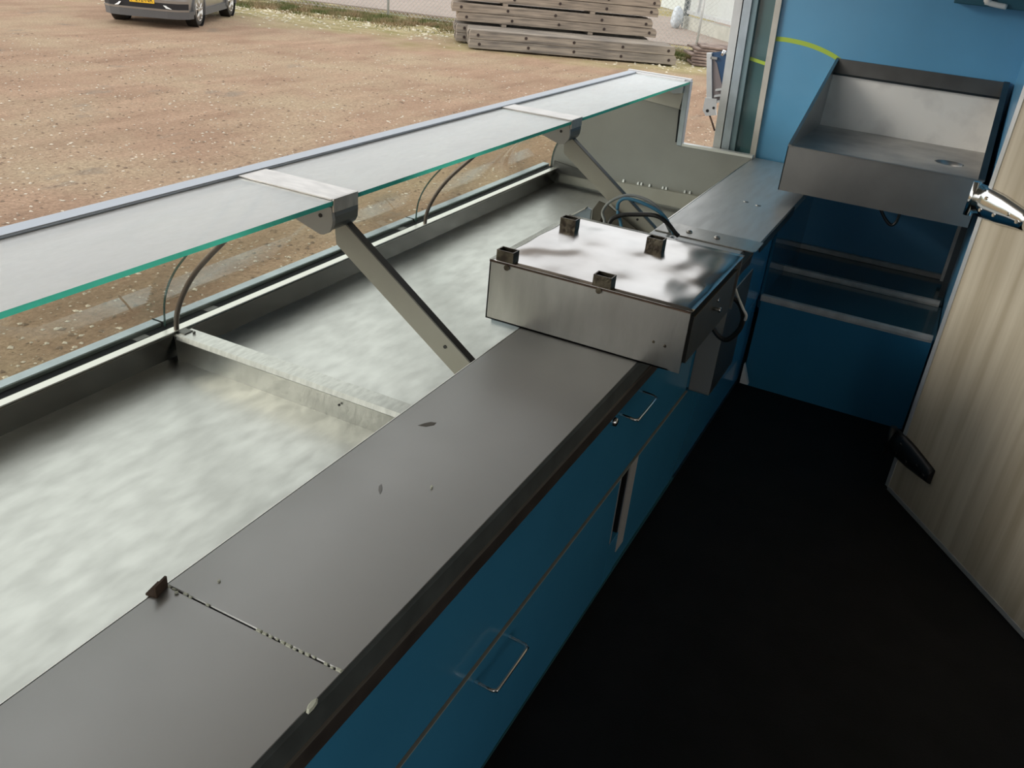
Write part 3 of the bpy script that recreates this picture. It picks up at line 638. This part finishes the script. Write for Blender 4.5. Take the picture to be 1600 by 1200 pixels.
bm = bmesh.new(); tube(bm, smooth_path([(3.14, 1.06, .548), (3.13, 1.07, .76), (3.165, 1.095, .875), (3.18, 1.065, .915), (3.19, .99, .935), (3.19, .92, .945), (3.195, .872, .925), (3.205, .838, .892), (3.21, .825, .8815)], 6), .0085, 8)
tag(obj('black_cable', bm, BLACK), 'black cable crossing in front of the blue one behind the steel box', 'cable')

# ================================================================== OUTSIDE
GZ = -.75
def ground_mat():
    M = bpy.data.materials.new('dirt_yard'); M.use_nodes = True; t = M.node_tree; b = t.nodes['Principled BSDF']
    L = t.links.new; N = t.nodes.new
    tc = N('ShaderNodeTexCoord')
    def noise_(scale, st=(1, 1, 1), rot=0, det=8, rough=.6):
        mp = N('ShaderNodeMapping'); mp.inputs['Rotation'].default_value = (0, 0, rot); mp.inputs['Scale'].default_value = st
        n = N('ShaderNodeTexNoise'); n.inputs['Scale'].default_value = scale; n.inputs['Detail'].default_value = det; n.inputs['Roughness'].default_value = rough
        L(tc.outputs['Object'], mp.inputs[0]); L(mp.outputs[0], n.inputs['Vector']); return n
    def rng(src, a, b_, c=0, d=1):
        m_ = N('ShaderNodeMapRange'); m_.inputs[1].default_value = a; m_.inputs[2].default_value = b_; m_.inputs[3].default_value = c; m_.inputs[4].default_value = d
        L(src, m_.inputs[0]); return m_.outputs[0]
    def mix(fac, a, b_):
        m_ = N('ShaderNodeMix'); m_.data_type = 'RGBA'
        L(fac, m_.inputs[0])
        for i, v in ((6, a), (7, b_)):
            if isinstance(v, tuple): m_.inputs[i].default_value = (*v, 1)
            else: L(v, m_.inputs[i])
        return m_.outputs[2]
    rot = math.atan2(.76, .65)      # streaks follow the wheel tracks
    st = noise_(1.3, (.35, 1.6, 1), rot); fine = noise_(26, det=10, rough=.75); mid = noise_(.55); rut = noise_(.9, (.12, 2.2, 1), rot + .08); patch = noise_(.8, (1, 1.6, 1), .3)
    c = mix(rng(st.outputs[0], .35, .68), (.56, .385, .265), (.375, .245, .165))
    c = mix(rng(mid.outputs[0], .45, .70), c, (.56, .44, .295))
    c = mix(rng(rut.outputs[0], .60, .72, 0, .55), c, (.25, .165, .115))
    c = mix(rng(patch.outputs[0], .63, .70, 0, .65), c, (.30, .27, .22))
    c = mix(rng(fine.outputs[0], .38, .62, .6, 0), c, (.19, .125, .08))
    # grassy, stony band by the fence
    vm = N('ShaderNodeVectorMath'); vm.operation = 'DOT_PRODUCT'; vm.inputs[1].default_value = (.965, .26, 0); L(tc.outputs['Object'], vm.inputs[0])
    ad = N('ShaderNodeMath'); ad.operation = 'ADD'; L(vm.outputs['Value'], ad.inputs[0])
    wob = noise_(.5); L(rng(wob.outputs[0], .3, .7, -1.6, 1.6), ad.inputs[1])
    tuft = noise_(2.2, (1.2, .5, 1), 1.3)
    band = rng(ad.outputs[0], 20.6, 22.8)
    c = mix(band, c, mix(rng(tuft.outputs[0], .4, .62), (.47, .39, .22), (.31, .27, .12)))
    verge = rng(ad.outputs[0], 25.1, 26.1); vend = rng(ad.outputs[0], 27.3, 27.8, 1, 0)
    mm = N('ShaderNodeMath'); mm.operation = 'MULTIPLY'; L(verge, mm.inputs[0]); L(vend, mm.inputs[1])
    c = mix(mm.outputs[0], c, mix(rng(tuft.outputs[0], .42, .58), (.20, .145, .09), (.15, .155, .05)))
    b_in = c
    L(b_in, b.inputs['Base Color']); b.inputs['Roughness'].default_value = .95; b.inputs['Specular IOR Level'].default_value = .15
    bp = N('ShaderNodeBump'); bp.inputs['Strength'].default_value = .8; bp.inputs['Distance'].default_value = .05
    h = N('ShaderNodeMath'); h.operation = 'ADD'; L(fine.outputs[0], h.inputs[0]); L(rng(rut.outputs[0], .3, .8, 0, 1.2), h.inputs[1])
    L(h.outputs[0], bp.inputs['Height']); L(bp.outputs[0], b.inputs['Normal'])
    return M
bm = bmesh.new()
def gh(x, y): return GZ + .02 * noise.noise((x * .35, y * .35, 0)) + .012 * noise.noise((x * 1.3, y * 1.3, 4)) - .012
nx_, ny_ = 150, 150
gx = [-6 + 46 * (i / nx_) for i in range(nx_ + 1)]; gy = [-6 + 40 * (j / ny_) for j in range(ny_ + 1)]
vv = [[bm.verts.new((x, y, gh(x, y) if x > 1 else GZ)) for y in gy] for x in gx]
for i in range(nx_):
    for j in range(ny_): bm.faces.new((vv[i][j], vv[i + 1][j], vv[i + 1][j + 1], vv[i][j + 1])).smooth = True
E_ = 120
for a in ((-80, -6, -80, 90), (40, 90, -80, 90), (-6, 40, -80, -6), (-6, 40, 34, 90)):
    q = [bm.verts.new(p) for p in ((a[0], a[2], GZ - .012), (a[1], a[2], GZ - .012), (a[1], a[3], GZ - .012), (a[0], a[3], GZ - .012))]; bm.faces.new(q)
struct('ground', bm, ground_mat())
# road beyond the fence
FD = Vector((.26, -.965, 0)).normalized(); FN = Vector((.965, .26, 0))
def fp(s, n=0, z=GZ): q = Vector((22.84, 15.54, 0)) + FD * s + FN * n; return Vector((q.x, q.y, z))
bm = bmesh.new(); hexa(bm, [fp(-25, 1.6, GZ - .05), fp(12, 1.6, GZ - .05), fp(12, 12, GZ - .05), fp(-25, 12, GZ - .05)], [fp(-25, 1.6, GZ + .02), fp(12, 1.6, GZ + .02), fp(12, 12, GZ + .02), fp(-25, 12, GZ + .02)])
struct('trim_6', bm, mat('pinkish_road', (.36, .29, .24), .9, var=.15, vscale=2))
# loose stones
rng_ = np.random.default_rng(3)
def pebbles(name, n, region, smin, smax, m, label):
    V = []; Fc = []
    oct_ = np.array([(1, 0, 0), (0, 1, 0), (-1, 0, 0), (0, -1, 0), (0, 0, .7), (0, 0, -.5)], float)
    fo = [(0, 1, 4), (1, 2, 4), (2, 3, 4), (3, 0, 4), (1, 0, 5), (2, 1, 5), (3, 2, 5), (0, 3, 5)]
    k = 0
    while k < n:
        x, y = region()
        s = smin + (smax - smin) * rng_.random() ** 3
        p = oct_ * s * (1 + .5 * (rng_.random((6, 1)) - .5)); a = rng_.random() * 6.28
        p = p * np.array([1 + .5 * rng_.random(), 1, .7]); c, s_ = math.cos(a), math.sin(a)
        q = np.stack([p[:, 0] * c - p[:, 1] * s_ + x, p[:, 0] * s_ + p[:, 1] * c + y, p[:, 2] + gh(x, y) + s * .12], 1)
        base = len(V); V += [tuple(r_) for r_ in q]; Fc += [tuple(base + i for i in f_) for f_ in fo]; k += 1
    me = bpy.data.meshes.new(name); me.from_pydata(V, [], Fc); me.materials.append(m)
    o = bpy.data.objects.new(name, me); COL.objects.link(o); o['kind'] = 'stuff'; o['label'] = label; o['category'] = 'stones'
    return o
def reg_near():
    while True:
        a = math.radians(rng_.uniform(8, 72)); rr = 3 + 17 * rng_.random() ** 1.3
        x, y = rr * math.cos(a), rr * math.sin(a)
        if y > 2.4 and x > 1.5: return x, y
def reg_far():
    q = fp(rng_.uniform(-9, 9.5), -2.2 + rng_.normal() * 1.1); return q.x, q.y
pebbles('pale_stones', 9000, reg_near, .005, .022, mat('pale_stone', (.66, .58, .46), .9, var=.3, vscale=1.5), 'pale gravel scattered over the brown dirt yard')
pebbles('brown_stones', 7000, reg_near, .006, .024, mat('brown_stone', (.27, .19, .13), .9, var=.4, vscale=1.5), 'dark brown gravel scattered over the dirt yard')
pebbles('verge_stones', 3600, reg_far, .012, .055, mat('verge_stone', (.74, .67, .50), .9, var=.35, vscale=1.5), 'white and yellowish stones along the grass verge by the fence')
# grass verge
V = []; Fc = []
for i in range(42000):
    s = rng_.uniform(-10, 9); n = -1.0 + rng_.normal() * .6
    if n > 1.5 or noise.noise((s * .9, n * 1.4, 2)) < -.12: continue
    q = fp(s, n); z = gh(q.x, q.y); h = rng_.uniform(.04, .13); a = rng_.random() * 6.28; wd = .012
    dx, dy = math.cos(a) * wd, math.sin(a) * wd; b0 = len(V); l = rng_.normal(size=2) * .04
    V += [(q.x - dx, q.y - dy, z), (q.x + dx, q.y + dy, z), (q.x + l[0], q.y + l[1], z + h)]; Fc.append((b0, b0 + 1, b0 + 2))
me = bpy.data.meshes.new('grass_verge'); me.from_pydata(V, [], Fc); me.materials.append(mat('verge_grass', (.11, .13, .035), .8, color2=(.30, .22, .12), vscale=1.6, lo=.42, hi=.56))
o = bpy.data.objects.new('grass_verge', me); COL.objects.link(o); o['kind'] = 'stuff'; o['label'] = 'strip of short olive grass along the foot of the fence'; o['category'] = 'grass'

# chain-link fence
GALV = mat('galvanised_steel', (.60, .60, .58), .5, .2)
def fence(name, label, A, Bp, posts, H=1.9, pitch=.125, wr=.0042):
    A = Vector(A); Bp = Vector(Bp); L_ = (Bp - A).length; u = (Bp - A).normalized()
    root = thing(name, label, 'fence', tuple(A)); nrm = u.cross(Vector((0, 0, 1)))
    bm = bmesh.new()
    for s in np.arange(-H, L_, pitch):
        for sg in (1, -1):
            s0, s1 = (s, s + H) if sg > 0 else (s + H, s); z0, z1 = .04, .04 + H
            # clip to the panel
            def at(sv): return z0 + (z1 - z0) * (sv - s0) / (s1 - s0)
            lo_, hi_ = max(min(s0, s1), 0), min(max(s0, s1), L_)
            if hi_ - lo_ < .02: continue
            tube(bm, [A + u * lo_ + nrm * .001 * sg + Vector((0, 0, at(lo_))), A + u * hi_ + nrm * .001 * sg + Vector((0, 0, at(hi_)))], wr, 3, caps=False)
    obj('wire_mesh', bm, GALV, root, kind='stuff')
    for s in posts:
        bm = bmesh.new(); tube(bm, [A + u * s - nrm * .05 + Vector((0, 0, -.02)), A + u * s - nrm * .05 + Vector((0, 0, H + .1))], .036, 10); obj('post', bm, GALV, root)
    for z in (H + .04, .06, 1.0):
        bm = bmesh.new(); tube(bm, [A + u * 0 + Vector((0, 0, z)), A + u * L_ + Vector((0, 0, z))], .003 if z < 1.5 else .02, 6); obj('rail_wire', bm, GALV, root)
    recentre(root, tuple(A)); return root
fence('chain_link_fence', 'galvanised chain-link fence behind the verge and the timber mats', fp(-10), fp(9.3), [.3, 3.2, 6.6, 10.0, 12.3, 15.2, 18.9])

# timber bog mats in two stacks
TIMB = mat('weathered_timber', (.35, .30, .24), .85, color2=(.13, .115, .10), vscale=2.2, vstretch=(.5, 5, 7), detail=9, bump=.5, bscale=9, bstretch=(.35, 8, 8), bdist=.01)
TIMB2 = mat('warmer_timber', (.37, .30, .23), .85, color2=(.17, .14, .11), vscale=2.6, vstretch=(.5, 5, 7), detail=9, bump=.5, bscale=9, bstretch=(.35, 8, 8), bdist=.01)
BOLT = mat('rusty_bolt', (.05, .035, .03), .7, .4)
S0 = Vector((18.983, 10.573, 0)); S1 = Vector((21.682, 6.382, 0)); SU = (S1 - S0).normalized(); SNv = Vector((-SU.y, SU.x, 0))
if SNv.x < 0: SNv = -SNv           # away from the trailer
MA = math.atan2(SU.y, SU.x)
def timber_mat(i, s, n, z, length, label, m, h=.195, group='bolted timber mats stacked in the yard'):
    root = thing('timber_mat', label, 'timber mat', (0, 0, 0), group)
    nT = 5; wT = .2
    for k in range(nT):
        bm = bmesh.new(); e0 = random.uniform(-.02, .03); e1 = random.uniform(-.03, .02)
        y0 = k * wT + .004; y1 = (k + 1) * wT - .004; dz = random.uniform(-.006, .004); ch = .045
        prism(bm, [(e0, 0), (e0 - .005, h * .6), (e0 + .02, h + dz), (length + e1 - ch, h + dz), (length + e1, h * .62), (length + e1 - .01, 0)], 'y', y0, y1)
        obj('timber', bm, m, root, bevel=.008)
    for k in range(5):
        x = .22 + (length - .42) * k / 4 + random.uniform(-.03, .03)
        bm = bmesh.new(); lathe(bm, [(.034, -.012), (.036, -.002), (.030, .012)], (x, .004, h * .5 + random.uniform(-.01, .01)), 'y', 8); obj('bolt', bm, BOLT, root)
    q = S0 + SU * s + SNv * n; sd = SU.cross(SNv).z
    root.location = (q.x, q.y, z); root.rotation_euler = (0, 0, MA)
    if sd < 0: root.scale = (1, -1, 1)
    return root
def bearer(s, n, z, label, h=.06, group='short square bearers between the timber mats'):
    bm = bmesh.new(); box(bm, -.06, .06, 0, .98, 0, h); o = obj('timber_bearer', bm, TIMB2)
    q = S0 + SU * s + SNv * n; o.location = (q.x, q.y, z); o.rotation_euler = (0, 0, MA)
    if SU.cross(SNv).z < 0: o.scale = (1, -1, 1)
    tag(o, label, 'bearer', group)
Z1 = GZ + .03
timber_mat(0, -.02, .0, Z1, 4.97, 'front timber mat lying lowest, right on the ground', TIMB)
timber_mat(1, -.06, .0, Z1 + .205, 4.98, 'front timber mat with its pale top showing, second from the ground', TIMB)
ZB = Z1
nm = ['rear stack timber mat on the ground, hidden but for its end', 'rear stack timber mat second from the ground, mostly hidden', 'lower of the two tight timber mats seen above the front pair',
      'upper of the two tight timber mats seen above the front pair', 'rear stack timber mat above the widest dark gap', 'topmost timber mat in view, cut by the top edge']
zz = ZB
for k in range(6):
    if k and k % 2 == 0:
        for j, s in enumerate((1.2, 3.35)):
            bearer(s - .35, 1.12, zz, ('left' if j == 0 else 'right') + (' bearer in the dark gap just above the front pair of mats' if k == 2 else ' bearer in the gap below the upper rear mats'))
        zz += .062
    timber_mat(2 + k, (-.30, -.33, -.28, -.42, -.30, -.34)[k], 1.10 + (.04 if k > 3 else 0), zz, (4.86, 4.9, 4.93, 4.98, 4.98, 5.02)[k], nm[k], TIMB2 if k > 1 else TIMB)
    zz += .203
# rusty plates pile beside the stacks
for k in range(7):
    bm = bmesh.new(); L1 = random.uniform(1.2, 1.7); box(bm, 0, L1, 0, .9, 0, .045); o = obj('rusty_plate', bm, mat('rusty_plate', (.12, .08, .065), .8, color2=(.33, .25, .20), vscale=4, bump=.3), bevel=.004)
    q = Vector((22.35 + .10 * k, 6.36 - .06 * abs(k - 3), GZ)); o.location = (q.x, q.y, GZ + .004 + .06 * k); o.rotation_euler = (random.uniform(-.004, .004), random.uniform(-.008, .004), -1.15 + random.uniform(-.25, .25))
    tag(o, ['rusty plate at the very bottom of the leaning pile', 'rusty plate just above the bottom of the pile', 'third rusty plate up in the pile beside the mats', 'middle rusty plate of the pile beside the mats',
            'rusty plate just above the middle of the pile', 'rusty plate next to the top of the pile', 'topmost rusty plate of the pile beside the mats'][k], 'plate', 'rusty plates piled beside the timber mats')
# white sack
bm = bmesh.new(); bmesh.ops.create_icosphere(bm, subdivisions=3, radius=.5)
for v in bm.verts:
    v.co.x *= .45; v.co.y *= .42; v.co.z = v.co.z * .75 + .34; v.co += v.co.normalized() * .07 * noise.noise(v.co * 4)
    v.co.z = max(v.co.z, 0)
for f_ in bm.faces: f_.smooth = True
o = obj('sack', bm, mat('white_sack', (.62, .68, .72), .6, var=.35, vscale=9, bump=.6, bscale=8)); q = (31.75, 9.62, GZ); o.location = q
tag(o, 'white wrapped sack standing by the gate post behind the stacks', 'sack')
# mesh gate on a concrete kerb
gt = thing('yard_gate', 'pale mesh gate over a concrete kerb at the back of the yard', 'gate', (32.5, 9.7, GZ))
GA = Vector((32.4, 9.55, GZ)); GB = Vector((28.6, 6.35, GZ)); gu = (GB - GA).normalized(); gn = gu.cross(Vector((0, 0, 1))); gl = (GB - GA).length
def gbox(s0, s1, n0, n1, z0, z1):
    bm = bmesh.new(); P = lambda s, n, z: tuple(GA + gu * s + gn * n + Vector((0, 0, z)))
    hexa(bm, [P(s0, n0, z0), P(s1, n0, z0), P(s1, n1, z0), P(s0, n1, z0)], [P(s0, n0, z1), P(s1, n0, z1), P(s1, n1, z1), P(s0, n1, z1)]); return bm
obj('kerb', gbox(.2, gl + 3, -.1, .1, 0, .42), mat('kerb_concrete', (.48, .48, .42), .9, var=.2, vscale=3), gt)
obj('gate_rail', gbox(.2, gl + 3, -.04, .04, .50, .60), ALUW, gt); obj('gate_rail', gbox(.2, gl + 3, -.04, .04, 2.4, 2.5), ALUW, gt)
obj('gate_post', gbox(0, .16, -.08, .08, 0, 2.7), mat('dark_gate_post', (.12, .14, .14), .5), gt); obj('gate_post', gbox(1.0, 1.12, -.05, .05, .5, 2.5), ALUW, gt); obj('gate_post', gbox(gl + 2.9, gl + 3, -.05, .05, .5, 2.5), ALUW, gt)
bm = bmesh.new()
for s in np.arange(-1.9, gl + 3, .10):
    for sg in (1, -1):
        s0_, s1_ = max(s, .2), min(s + 1.9, gl + 3)
        if s1_ - s0_ < .05: continue
        za = (s0_ - s) if sg > 0 else 1.9 - (s0_ - s); zb = (s1_ - s) if sg > 0 else 1.9 - (s1_ - s)
        tube(bm, [GA + gu * s0_ + Vector((0, 0, .55 + za)), GA + gu * s1_ + Vector((0, 0, .55 + zb))], .006, 3, caps=False)
obj('wire_mesh', bm, ALUW, gt, kind='stuff')
recentre(gt, (32.4, 9.55, GZ))
bm = B((-8, 8, 0, .2, 0, 3)); o = obj('pale_shed_wall', bm, mat('pale_shed_cladding', (.62, .66, .64), .6, var=.08, vscale=2)); o.location = (35.8, 8.4, GZ); o.rotation_euler = (0, 0, math.atan2(-.64, -.76))
tag(o, 'pale grey green cladding wall standing behind the yard gate', 'wall')

# folded prop fixed outside the trailer's end corner
hp = thing('folded_prop', 'folded grey aluminium prop with a navy panel fixed outside beyond the jamb', 'bracket', (5.6, 1.3, 1.0))
XP = 5.6
bm = bmesh.new(); prism(bm, [(1.471, 1.300), (1.440, 1.305), (1.370, .975), (1.405, .965)], 'x', XP - .02, XP + .02); obj('prop_arm', bm, ALUW, hp, bevel=.002)
bm = bmesh.new(); prism(bm, [(1.440, 1.305), (1.15, 1.385), (1.15, 1.18), (1.350, 1.03), (1.372, .985)], 'x', XP, XP + .015); obj('prop_panel', bm, NAVY, hp)
bm = bmesh.new(); prism(bm, [(1.432, 1.28), (1.40, 1.25), (1.32, 1.08), (1.36, 1.02), (1.380, 1.03)], 'x', XP - .004, XP - .0005); obj('prop_facing', bm, mat('brown_grey_facing', (.20, .17, .17), .4), hp)
for k in range(3):
    z = 1.105 - .036 * k; bm = bmesh.new(); prism(bm, [(1.372, z), (1.372, z - .013), (1.27, z + .018), (1.27, z + .032)], 'x', XP - .03, XP - .006); obj('slat', bm, ALUW, hp)
bm = bmesh.new(); prism(bm, [(1.425, 1.045), (1.352, 1.05), (1.345, .985), (1.335, .955), (1.400, .94), (1.425, .97)], 'x', XP - .034, XP - .02); fp_ = obj('foot_plate', bm, ALUW, hp)
bm = bmesh.new(); tube(bm, [(XP - .036, 1.395, .972), (XP - .033, 1.395, .972)], .010, 10); tube(bm, [(XP - .036, 1.36, .995), (XP - .033, 1.36, .995)], .008, 10); obj('hole', bm, BLACK, fp_)
bm = bmesh.new(); tube(bm, [(XP - .02, 1.385, .955), (XP - .02, 1.352, .90), (XP - .02, 1.33, .86)], .006, 8); obj('prop_rod', bm, RUST, hp)
bm = bmesh.new(); box(bm, XP - .02, XP + .03, 1.40, 1.44, 1.27, 1.285); tube(bm, [(XP - .02, 1.36, 1.31), (XP - .02, 1.25, 1.335)], .008, 8); tube(bm, [(XP - .03, 1.36, 1.33), (XP - .03, 1.37, 1.30)], .012, 8); obj('catch', bm, CHROME, hp)
recentre(hp, (XP, 1.3, .86))
struct('wall_outer', B((5.0, 5.75, .98, 1.14, -.06, 2.38)), mat('pale_outer_skin', (.55, .60, .66), .4, .2))

# ================================================================== CAR
CF = Vector((-.885, -.466, 0)).normalized(); CLft = Vector((-CF.y, CF.x, 0))     # forward; left of the car
WR = .345
near = Vector((15.70, 15.86, GZ)); TR = 1.60; WB = 2.55
sgn = 1 if (Vector((14.95, 17.31, 0)) - Vector((15.7, 15.86, 0))).dot(CLft) > 0 else -1
mid = near + CLft * sgn * TR / 2
car = thing('car', 'grey SUV parked nose towards the yard, only its bumper and wheels in view', 'car', tuple(mid))
CP = mat('grey_car_paint', (.30, .29, .27), .3, .4, coat=.8); CLAD = mat('dark_car_cladding', (.10, .10, .10), .5); SILV = mat('silver_trim', (.62, .60, .56), .3, .8)
GLS = mat('car_window_glass', (.01, .012, .014), .06, coat=.6); TYRE = mat('tyre_rubber', (.06, .056, .05), .8, bump=.3, bscale=60)
# local car frame: +x forward from the front axle, +y left, z up from the ground
stations = [  # x, half width, z floor, z belt, z roof(if any), half width at roof
    (.86, .58, .30, .70, .74, .50), (.80, .74, .24, .80, .86, .62), (.62, .88, .22, .86, .96, .70), (.30, .92, .22, .92, 1.02, .74), (-.30, .925, .22, .96, 1.08, .76),
    (-.65, .925, .22, .98, 1.20, .72), (-1.20, .925, .22, 1.0, 1.56, .60), (-1.9, .925, .22, 1.02, 1.63, .60), (-2.7, .92, .24, 1.04, 1.60, .58), (-3.15, .90, .28, 1.04, 1.45, .56), (-3.42, .86, .34, 1.02, 1.15, .60), (-3.50, .70, .42, .95, 1.0, .55)]
sxl = WB / 2.65
bm = bmesh.new(); rows = []
for x, hw, zf, zb, zr, hr in stations:
    x = x if x > -.3 else x * sxl
    half = [(hw * .86, zf), (hw * .97, zf + .10), (hw, zf + .3), (hw, (zf + zb) / 2 + .12), (hw * .975, zb), (hr + (hw - hr) * .35, zb + (zr - zb) * .55), (hr, zr - .03), (hr * .6, zr)]
    ring = [(x, y, z) for y, z in half] + [(x, -y, z) for y, z in half[::-1]]
    rows.append([bm.verts.new(p) for p in ring])
n = len(rows[0])
for a, b in zip(rows[:-1], rows[1:]):
    for k in range(n):
        f_ = bm.faces.new((a[k], a[(k + 1) % n], b[(k + 1) % n], b[k])); f_.smooth = True
bm.faces.new(rows[0]); bm.faces.new(rows[-1][::-1])
body = obj('body', bm, CP, car)
# side and front glazing
bm = bmesh.new()
for sy in (1, -1):
    hexa(bm, [(-1.0, sy * .80, 1.04), (-2.9, sy * .80, 1.08), (-2.9, sy * .83, 1.08), (-1.0, sy * .83, 1.04)], [(-1.35, sy * .66, 1.48), (-2.75, sy * .64, 1.50), (-2.75, sy * .69, 1.50), (-1.35, sy * .71, 1.48)])
obj('side_window', bm, GLS, car)
bm = bmesh.new(); hexa(bm, [(-.42, -.72, 1.08), (-.42, .72, 1.08), (-.46, .72, 1.08), (-.46, -.72, 1.08)], [(-1.15, -.58, 1.53), (-1.15, .58, 1.53), (-1.2, .58, 1.53), (-1.2, -.58, 1.53)]); obj('windscreen', bm, GLS, car)
# front bumper cladding, intakes, grille, lamps
bm = bmesh.new(); pts = [(.89, -.50), (.905, 0), (.89, .50), (.83, .72), (.66, .885), (.46, .93)]
path = [(.46, -.93), (.66, -.885), (.83, -.72)] + pts[:5] + [(.46, .93)]
def band(z0, z1, out, path, m, nm, th=.05, par=None):
    bm = bmesh.new(); c = Vector((0, 0)); A = []
    for x, y in path:
        d_ = Vector((x * .9, y)).normalized(); A.append([bm.verts.new((x + d_.x * o_, y + d_.y * o_, z)) for o_, z in ((out, z0), (out + .012, z1), (-th, z1), (-th, z0))])
    for a, b in zip(A[:-1], A[1:]):
        for k in range(4): bm.faces.new((a[k], a[(k + 1) % 4], b[(k + 1) % 4], b[k]))
    bm.faces.new(A[0]); bm.faces.new(A[-1][::-1]); return obj(nm, bm, m, par or car)
bum = band(.19, .34, .005, path, CLAD, 'bumper_cladding')
band(.34, .38, .02, path[1:-1], CP, 'bumper_lip'); band(.38, .50, .008, path[1:-1], mat('dark_intake', (.012, .013, .016), .5), 'air_intake')
band(.50, .56, .02, path[1:-1], CP, 'bumper_bar'); band(.60, .78, .004, path[2:-2], mat('grille_dark', (.02, .022, .025), .35, .5), 'grille')
for sy in (1, -1):
    bm = bmesh.new(); hexa(bm, [(.80, sy * .50, .40), (.70, sy * .82, .345), (.74, sy * .83, .345), (.93, sy * .50, .40)], [(.80, sy * .44, .47), (.66, sy * .80, .42), (.72, sy * .83, .41), (.935, sy * .44, .46)]); obj('silver_accent', bm, SILV, car)
    bm = bmesh.new(); hexa(bm, [(.66, sy * .60, .62), (.5, sy * .86, .62), (.60, sy * .895, .62), (.84, sy * .62, .62)], [(.62, sy * .58, .76), (.45, sy * .84, .78), (.55, sy * .88, .78), (.80, sy * .60, .76)]); obj('headlamp', bm, SILV, car)
    bm = bmesh.new(); box(bm, -.35 - 1.9 * sxl, -.35, sy * .90 - .02, sy * .90 + .02, .20, .34); obj('sill_cladding', bm, CLAD, car)
pl = obj('number_plate', B((.925, .935, -.26, .26, .475, .585)), mat('yellow_plate', (.85, .50, .02), .4), car, label='yellow number plate')
tx = bpy.data.curves.new('plate_text', 'FONT'); tx.body = 'P-292-NR'; tx.size = .115; tx.align_x = 'CENTER'; tx.align_y = 'CENTER'; tx.extrude = .001
to = bpy.data.objects.new('plate_text', tx); COL.objects.link(to); bpy.context.view_layer.update()
dg = bpy.context.evaluated_depsgraph_get(); tme = bpy.data.meshes.new_from_object(to.evaluated_get(dg)); bpy.data.objects.remove(to)
to = bpy.data.objects.new('plate_text', tme); COL.objects.link(to); tme.materials.append(BLACK); to.parent = pl
tme.transform(Matrix.Translation((.9365, 0, .53)) @ Matrix.Rotation(PI / 2, 4, 'Z') @ Matrix.Rotation(PI / 2, 4, 'X'))
# wheels and arches
def wheel(x, y, side):
    bm = bmesh.new()
    lathe(bm, [(WR * .66, -.11), (WR * .80, -.115), (WR * .95, -.10), (WR, -.07), (WR, .07), (WR * .95, .10), (WR * .80, .115), (WR * .66, .11)], (x, y, WR), 'y', 36, caps=False); wh = obj('wheel', bm, TYRE, car)
    bm = bmesh.new(); yo = y + side * .085
    lathe(bm, [(WR * .60, -.02), (WR * .70, .0), (WR * .70, .034), (WR * .655, .036), (WR * .64, .0), (WR * .60, -.02)] if side > 0 else [(WR * .60, .02), (WR * .70, 0), (WR * .70, -.034), (WR * .655, -.036), (WR * .64, 0), (WR * .60, .02)], (x, yo, WR), 'y', 36, caps=False)
    for k in range(5):
        for dt in (-.22, .22):
            a = 2 * PI * k / 5 + .3; ca, sa = math.cos(a), math.sin(a); e_ = a + dt
            p0 = Vector((x + ca * .05, yo + side * .028, WR + sa * .05)); p1 = Vector((x + math.cos(e_) * WR * .66, yo + side * .024, WR + math.sin(e_) * WR * .66))
            tube(bm, [p0, p1], [.020, .017], 6)
    lathe(bm, [(.055, -.02), (.055, .03), (.03, .04)] if side > 0 else [(.03, -.04), (.055, -.03), (.055, .02)], (x, yo, WR), 'y', 16)
    obj('rim', bm, SILV, wh)
    bm = bmesh.new(); lathe(bm, [(WR * .64, -.01), (WR * .64, .01)], (x, yo - side * .02, WR), 'y', 24); obj('brake_backing', bm, BLACK, wh)
    bm = bmesh.new(); N_ = 20; R0, R1 = WR + .035, WR + .11; yi, yo2 = y + side * .02, y + side * .135
    for k in range(N_):
        a0, a1 = PI * (k / N_) * 1.12 - .18, PI * ((k + 1) / N_) * 1.12 - .18
        q = [(x + math.cos(a) * R_, y_, WR + math.sin(a) * R_) for a in (a0, a1) for R_ in (R0, R1) for y_ in (yi, yo2)]
        v = [bm.verts.new(p) for p in q]
        for f_ in ((0, 1, 3, 2), (4, 6, 7, 5), (0, 4, 5, 1), (2, 3, 7, 6), (1, 5, 7, 3), (0, 2, 6, 4)): bm.faces.new([v[i] for i in f_])
    obj('wheel_arch', bm, CLAD, car)
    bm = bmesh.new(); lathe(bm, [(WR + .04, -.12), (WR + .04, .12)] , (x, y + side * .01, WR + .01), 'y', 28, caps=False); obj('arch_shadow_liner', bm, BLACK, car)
for x in (0, -WB):
    for side in (1, -1): wheel(x, side * TR / 2, side)
car.location = mid; car.rotation_euler = (0, 0, math.atan2(CF.y, CF.x))
